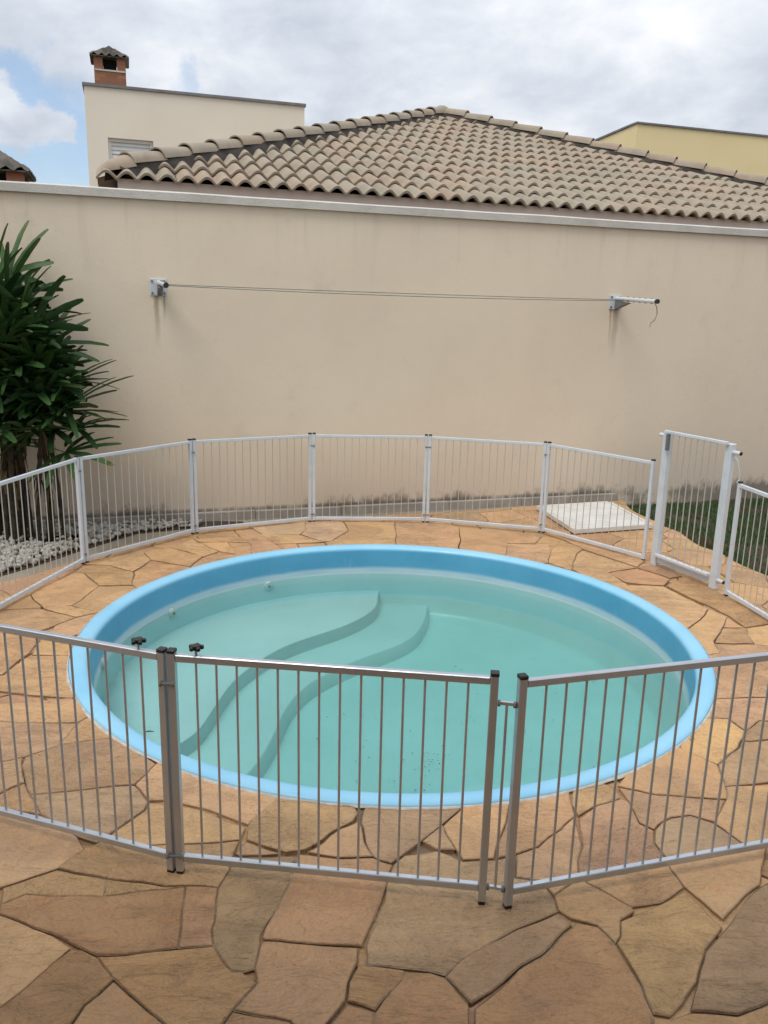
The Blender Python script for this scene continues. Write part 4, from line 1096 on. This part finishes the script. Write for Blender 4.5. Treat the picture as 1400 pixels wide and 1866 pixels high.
# left slope as a waved sheet in courses
for r_ in range(rows - 1):
    s0 = r_ * TX; s1 = s0 + TX + 0.06; m0 = s0 * math.cos(SL); m1 = min(s0 + TX, SLEN) * math.cos(SL)
    v0, v1 = EV + m1, EV + 2 * DD - m1
    if v1 - v0 < 0.4: continue
    nn = max(4, int((v1 - v0) / 0.06)); o0 = len(vs)
    for i in range(nn + 1):
        v = v0 + (v1 - v0) * i / nn; w_ = 0.040 * math.cos(2 * PI * v / (TW / 2))
        vs += [(UL + s0 * math.cos(SL), v, EZ + s0 * math.sin(SL) + w_ + 0.064), (UL + s1 * math.cos(SL), v, EZ + s1 * math.sin(SL) + w_ + 0.03), (UL + s0 * math.cos(SL), v, EZ + s0 * math.sin(SL) + w_ + 0.04)]
    for i in range(nn):
        a = o0 + 3 * i; fs += [(a, a + 3, a + 4, a + 1), (a + 2, a + 5, a + 3, a)]
b.add(vs, fs); t_ = wmesh(b, 'side_tiles', M['tile'], house, smooth=True); tag(t_, kind='stuff')
# hips: dark bedding and ridge caps
def hip(u0, v0, u1, v1, n_, bed_name):
    p0, p1 = Vector((u0, v0, EZ + 0.03)), Vector((u1, v1, EZ + RISE + 0.03)); d = (p1 - p0); ln = d.length; d.normalize()
    ofs = 0.30
    side = d.cross(Vector((0, 0, 1))).normalized(); nrm = side.cross(d).normalized()
    b_ = MB(); k = 40; vs = []; fs = []
    for i in range(k + 1):
        p = p0 + d * (ofs + (ln - ofs) * i / k); j = random.uniform(-0.02, 0.02)
        for (s_, h_) in ((-0.20 + j, -0.07), (-0.115, 0.085), (0.115, 0.085), (0.20 + j, -0.07)): vs.append(p + side * s_ + nrm * h_)
    for i in range(k):
        for j in range(3): fs.append((4 * i + j, 4 * i + j + 1, 4 * i + 5 + j, 4 * i + 4 + j))
    b_.add(vs, fs); wmesh(b_, bed_name, M['bed'], house)
    cl = ln / n_; b_ = MB(); vs = []; fs = []; na = 9
    for s_, rad, hh in ((0, 0.150, 0.030), (1, 0.125, 0.0)):
        for th in (0, 0.018):
            for i in range(na):
                a_ = PI * i / (na - 1); vs.append(((rad - th) * math.cos(a_) , (cl * 1.10) * s_, (rad * 0.92 - th) * math.sin(a_) + hh))
    for i in range(na - 1):
        fs += [(i, i + 1, 2 * na + i + 1, 2 * na + i), (na + i, 3 * na + i, 3 * na + i + 1, na + i + 1), (i, na + i, na + i + 1, i + 1)]
    b_.add(vs, fs); me = b_.mesh('ridge_cap', M['tile'], smooth=True, fix=False)
    bm = bmesh.new(); bm.from_mesh(me); bmesh.ops.recalc_face_normals(bm, faces=bm.faces); bm.to_mesh(me); bm.free()
    rot = Matrix((side, d, nrm)).transposed().to_4x4()
    if rot.determinant() < 0: rot = Matrix((-side, d, nrm)).transposed().to_4x4()
    if u0 < u1:                                         # rounded starter cap on the corner
        b_ = MB(); vs = []; fs = []; ns = 9
        for j in range(ns):
            t = j / (ns - 1); rr_ = 0.15 * math.sqrt(max(0.02, 1 - (1 - t) ** 2))
            for i in range(na):
                a_ = PI * i / (na - 1); p = p0 + d * (0.12 + (cl - 0.10) * t * 0.95) + side * (rr_ * math.cos(a_)) + nrm * (0.05 + rr_ * 0.95 * math.sin(a_)); vs.append(p)
        for j in range(ns - 1):
            for i in range(na - 1): fs.append((j * na + i, (j + 1) * na + i, (j + 1) * na + i + 1, j * na + i + 1))
        b_.add(vs, fs); wmesh(b_, 'ridge_cap', M['tile'], house, smooth='all', fix=True)
    for i in range(1 if u0 < u1 else 0, n_):
        q = p0 + d * (cl * i - 0.02) + nrm * 0.06
        wq = W(q.x, q.y, q.z) - house.location
        o = link('ridge_cap', me, house); o.matrix_basis = Matrix.Translation(wq) @ Matrix.Rotation(TH, 4, 'Z') @ rot @ Matrix.Rotation(random.uniform(-.02, .02), 4, 'Z')
hip(UL, EV, UL + DD, EV + DD, 18, 'hip_bedding'); hip(UL + 2 * DD, EV, UL + DD, EV + DD, 18, 'hip_bedding')
# domed starter on the left corner and a cap over the apex
b = MB(); q = W(UL + DD, EV + DD, EZ + RISE + 0.10); vs = []
b.tube([q + Vector((0, 0, z)) for z in (-0.05, 0.02, 0.09, 0.13, 0.145)], [0.20, 0.19, 0.15, 0.09, 0.01], 14); b.build('apex_cap', M['tile'], house, smooth=True)

# ------------------------------------------------------------------ cream house with a parapet, far left
CV = 10.0
ch = thing('cream_house', W(-2.5, 12, 0), 'cream rendered house with flat parapet and shuttered window, behind the tile roof', 'house')
CU0, CU1, CZ = -4.83, -0.30, 6.62
wu0, wu1, wz0, wz1 = -4.42, -3.52, 4.75, 5.68
b = MB()
b.bbox(CU0, wu0, CV, CV + 0.2, 0, CZ); b.bbox(wu1, CU1, CV, CV + 0.2, 0, CZ); b.bbox(wu0, wu1, CV, CV + 0.2, 0, wz0); b.bbox(wu0, wu1, CV, CV + 0.2, wz1, CZ)
b.bbox(CU0, CU0 + 0.2, CV + 0.2, CV + 7, 0, CZ); b.bbox(CU1 - 0.2, CU1, CV + 0.2, CV + 7, 0, CZ); b.bbox(CU0, CU1, CV + 7, CV + 7.2, 0, CZ); b.bbox(CU0 + 0.2, CU1 - 0.2, CV + 0.2, CV + 7, CZ - 0.5, CZ - 0.4)
wmesh(b, 'wall', M['creamhouse'], ch)
b = MB(); b.bbox(CU0 - 0.03, CU1 + 0.03, CV - 0.04, CV + 0.24, CZ + 0.002, CZ + 0.055); b.bbox(CU0 - 0.03, CU0 + 0.24, CV + 0.242, CV + 7.2, CZ + 0.002, CZ + 0.055); b.bbox(CU1 - 0.24, CU1 + 0.03, CV + 0.242, CV + 7.2, CZ + 0.002, CZ + 0.055)
wmesh(b, 'coping', M['flash'], ch)
b = MB(); b.bbox(wu0 + 0.002, wu0 + 0.06, CV + 0.08, CV + 0.12, wz0 + 0.002, wz1 - 0.062); b.bbox(wu1 - 0.06, wu1 - 0.002, CV + 0.08, CV + 0.12, wz0 + 0.002, wz1 - 0.062); b.bbox(wu0 + 0.002, wu1 - 0.002, CV + 0.08, CV + 0.12, wz1 - 0.06, wz1 - 0.002)
wf_ = wmesh(b, 'window', M['shutter'], ch)
b = MB()
for k in range(11):
    z = wz0 + 0.01 + k * 0.079; b.add([(wu0 + 0.06, CV + 0.10, z), (wu1 - 0.06, CV + 0.10, z), (wu1 - 0.06, CV + 0.13, z + 0.073), (wu0 + 0.06, CV + 0.13, z + 0.073), (wu1 - 0.06, CV + 0.10, z + 0.079), (wu0 + 0.06, CV + 0.10, z + 0.079)], [(0, 1, 2, 3), (3, 2, 4, 5)])
sh = MB(); sh.v, sh.f = b.v, b.f
o = wmesh(b, 'shutter', M['shutter'], ch)
# brick chimney stack on it
def chimney(root, uc, vc, z0, z1, hw, label_parts=True, ztop=None):
    b = MB(); op = z1 - 0.26
    b.bbox(uc - hw, uc + hw, vc - hw, vc + hw, z0, op)
    for su in (-1, 1):
        for sv in (-1, 1):
            x0, x1 = sorted((uc + su * hw, uc + su * hw * 0.45)); y0, y1 = sorted((vc + sv * hw, vc + sv * hw * 0.45)); b.bbox(x0, x1, y0, y1, op + 0.001, z1)
    wmesh(b, 'brick_stack', M['brick'], root)
    b = MB(); b.bbox(uc - hw * 0.42, uc + hw * 0.42, vc - hw * 0.42, vc + hw * 0.42, op + 0.002, z1 - 0.003); wmesh(b, 'flue', M['dark'], root)
    b = MB(); b.bbox(uc - hw * 0.95, uc + hw * 0.95, vc - hw - 0.02, vc - hw * 0.5, op + 0.002, op + 0.03); wmesh(b, 'flue_sill', M['coping'], root)
    # pyramid of waved tiles
    ew = hw * 1.24; rise = ew * 0.70; b = MB(); nn = 20; ns = 6
    for side in range(4):
        R_ = Matrix.Rotation(side * PI / 2, 3, 'Z'); vs = []; fs = []
        for j in range(ns + 1):
            t = j / ns; half = ew * (1 - t) + 0.001
            for i in range(nn + 1):
                x = -half + 2 * half * i / nn; w_ = 0.028 * math.cos(2 * PI * x / (ew / 2.6)) * (1 - t * 0.8)
                vs.append(R_ @ Vector((x, -half, rise * t + w_)) + Vector((uc, vc, z1 + 0.035)))
        for j in range(ns):
            for i in range(nn): a = j * (nn + 1) + i; fs.append((a, a + 1, a + nn + 2, a + nn + 1))
        b.add(vs, fs)
    b.bbox(uc - ew * 0.97, uc + ew * 0.97, vc - ew * 0.97, vc + ew * 0.97, z1 + 0.001, z1 + 0.02)
    wmesh(b, 'tile_cap', M['oldtile'], root, smooth=True)
chm = thing('brick_chimney', W(-4.30, CV + 0.5, 6.2), 'small red brick chimney with tiled cap on the cream house', 'chimney')
chimney(chm, -4.31, CV + 0.55, 6.1, 7.24, 0.31)
chl = thing('brick_chimney', W(-6.0, 3.4, 0), 'low dark-tiled brick chimney peeping over the wall at the far left', 'chimney')
chimney(chl, -5.74, 3.35, 0, 3.92, 0.36)

# ------------------------------------------------------------------ yellow house, right
yh = thing('yellow_house', W(12, 12, 0), 'yellow rendered house with plain flat parapet at the upper right', 'house')
YU0, YV, YZ = 8.035, 10.0, 6.97
b = MB()
b.add([(YU0, YV, 0), (YU0, YV, YZ), (YU0, YV + 7, YZ - 0.24), (YU0, YV + 7, 0), (YU0 + 9, YV, 0), (YU0 + 9, YV, YZ), (YU0 + 9, YV + 7, YZ - 0.24), (YU0 + 9, YV + 7, 0)],
      [(0, 4, 5, 1), (0, 1, 2, 3), (1, 5, 6, 2), (4, 7, 6, 5), (3, 2, 6, 7)])
wmesh(b, 'wall', M['yellow'], yh, fix=True)
b = MB(); b.bbox(YU0 - 0.03, YU0 + 9, YV - 0.035, YV + 0.2, YZ + 0.002, YZ + 0.045); wmesh(b, 'coping', M['flash'], yh)
b = MB(); b.box((YU0 - 0.03, YV + 0.202, YZ + 0.0), (0.2, 0, 0), (0, 6.8, -0.232), (0, 0, 0.045)); wmesh(b, 'coping_slope', M['flash'], yh)

# ------------------------------------------------------------------ the house the picture is taken from
ver = thing('veranda', (0, -1.5, 0), 'cream veranda with deep flat roof behind the viewer', 'veranda')
b = MB(); b.bbox(-6.4, 6.4, -3.8, 1.6, 3.02, 3.25); b.build('roof_slab', M['plaster'], ver)
b = MB(); b.bbox(-6.4, 6.4, -3.8, -3.3, -0.1, 3.018); b.build('back_wall', M['plaster'], ver)
for x in (-6.3, 6.05):
    b = MB(); b.bbox(x, x + 0.25, 1.2, 1.45, -0.005, 3.018); b.build('pillar', M['plaster'], ver)
b = MB()
for x in (-2.6, 0.4):
    b.bbox(x, x + 2.2, -3.34, -3.302, 0.03, 2.3)
b.build('glass_door', M['dark'], ver)
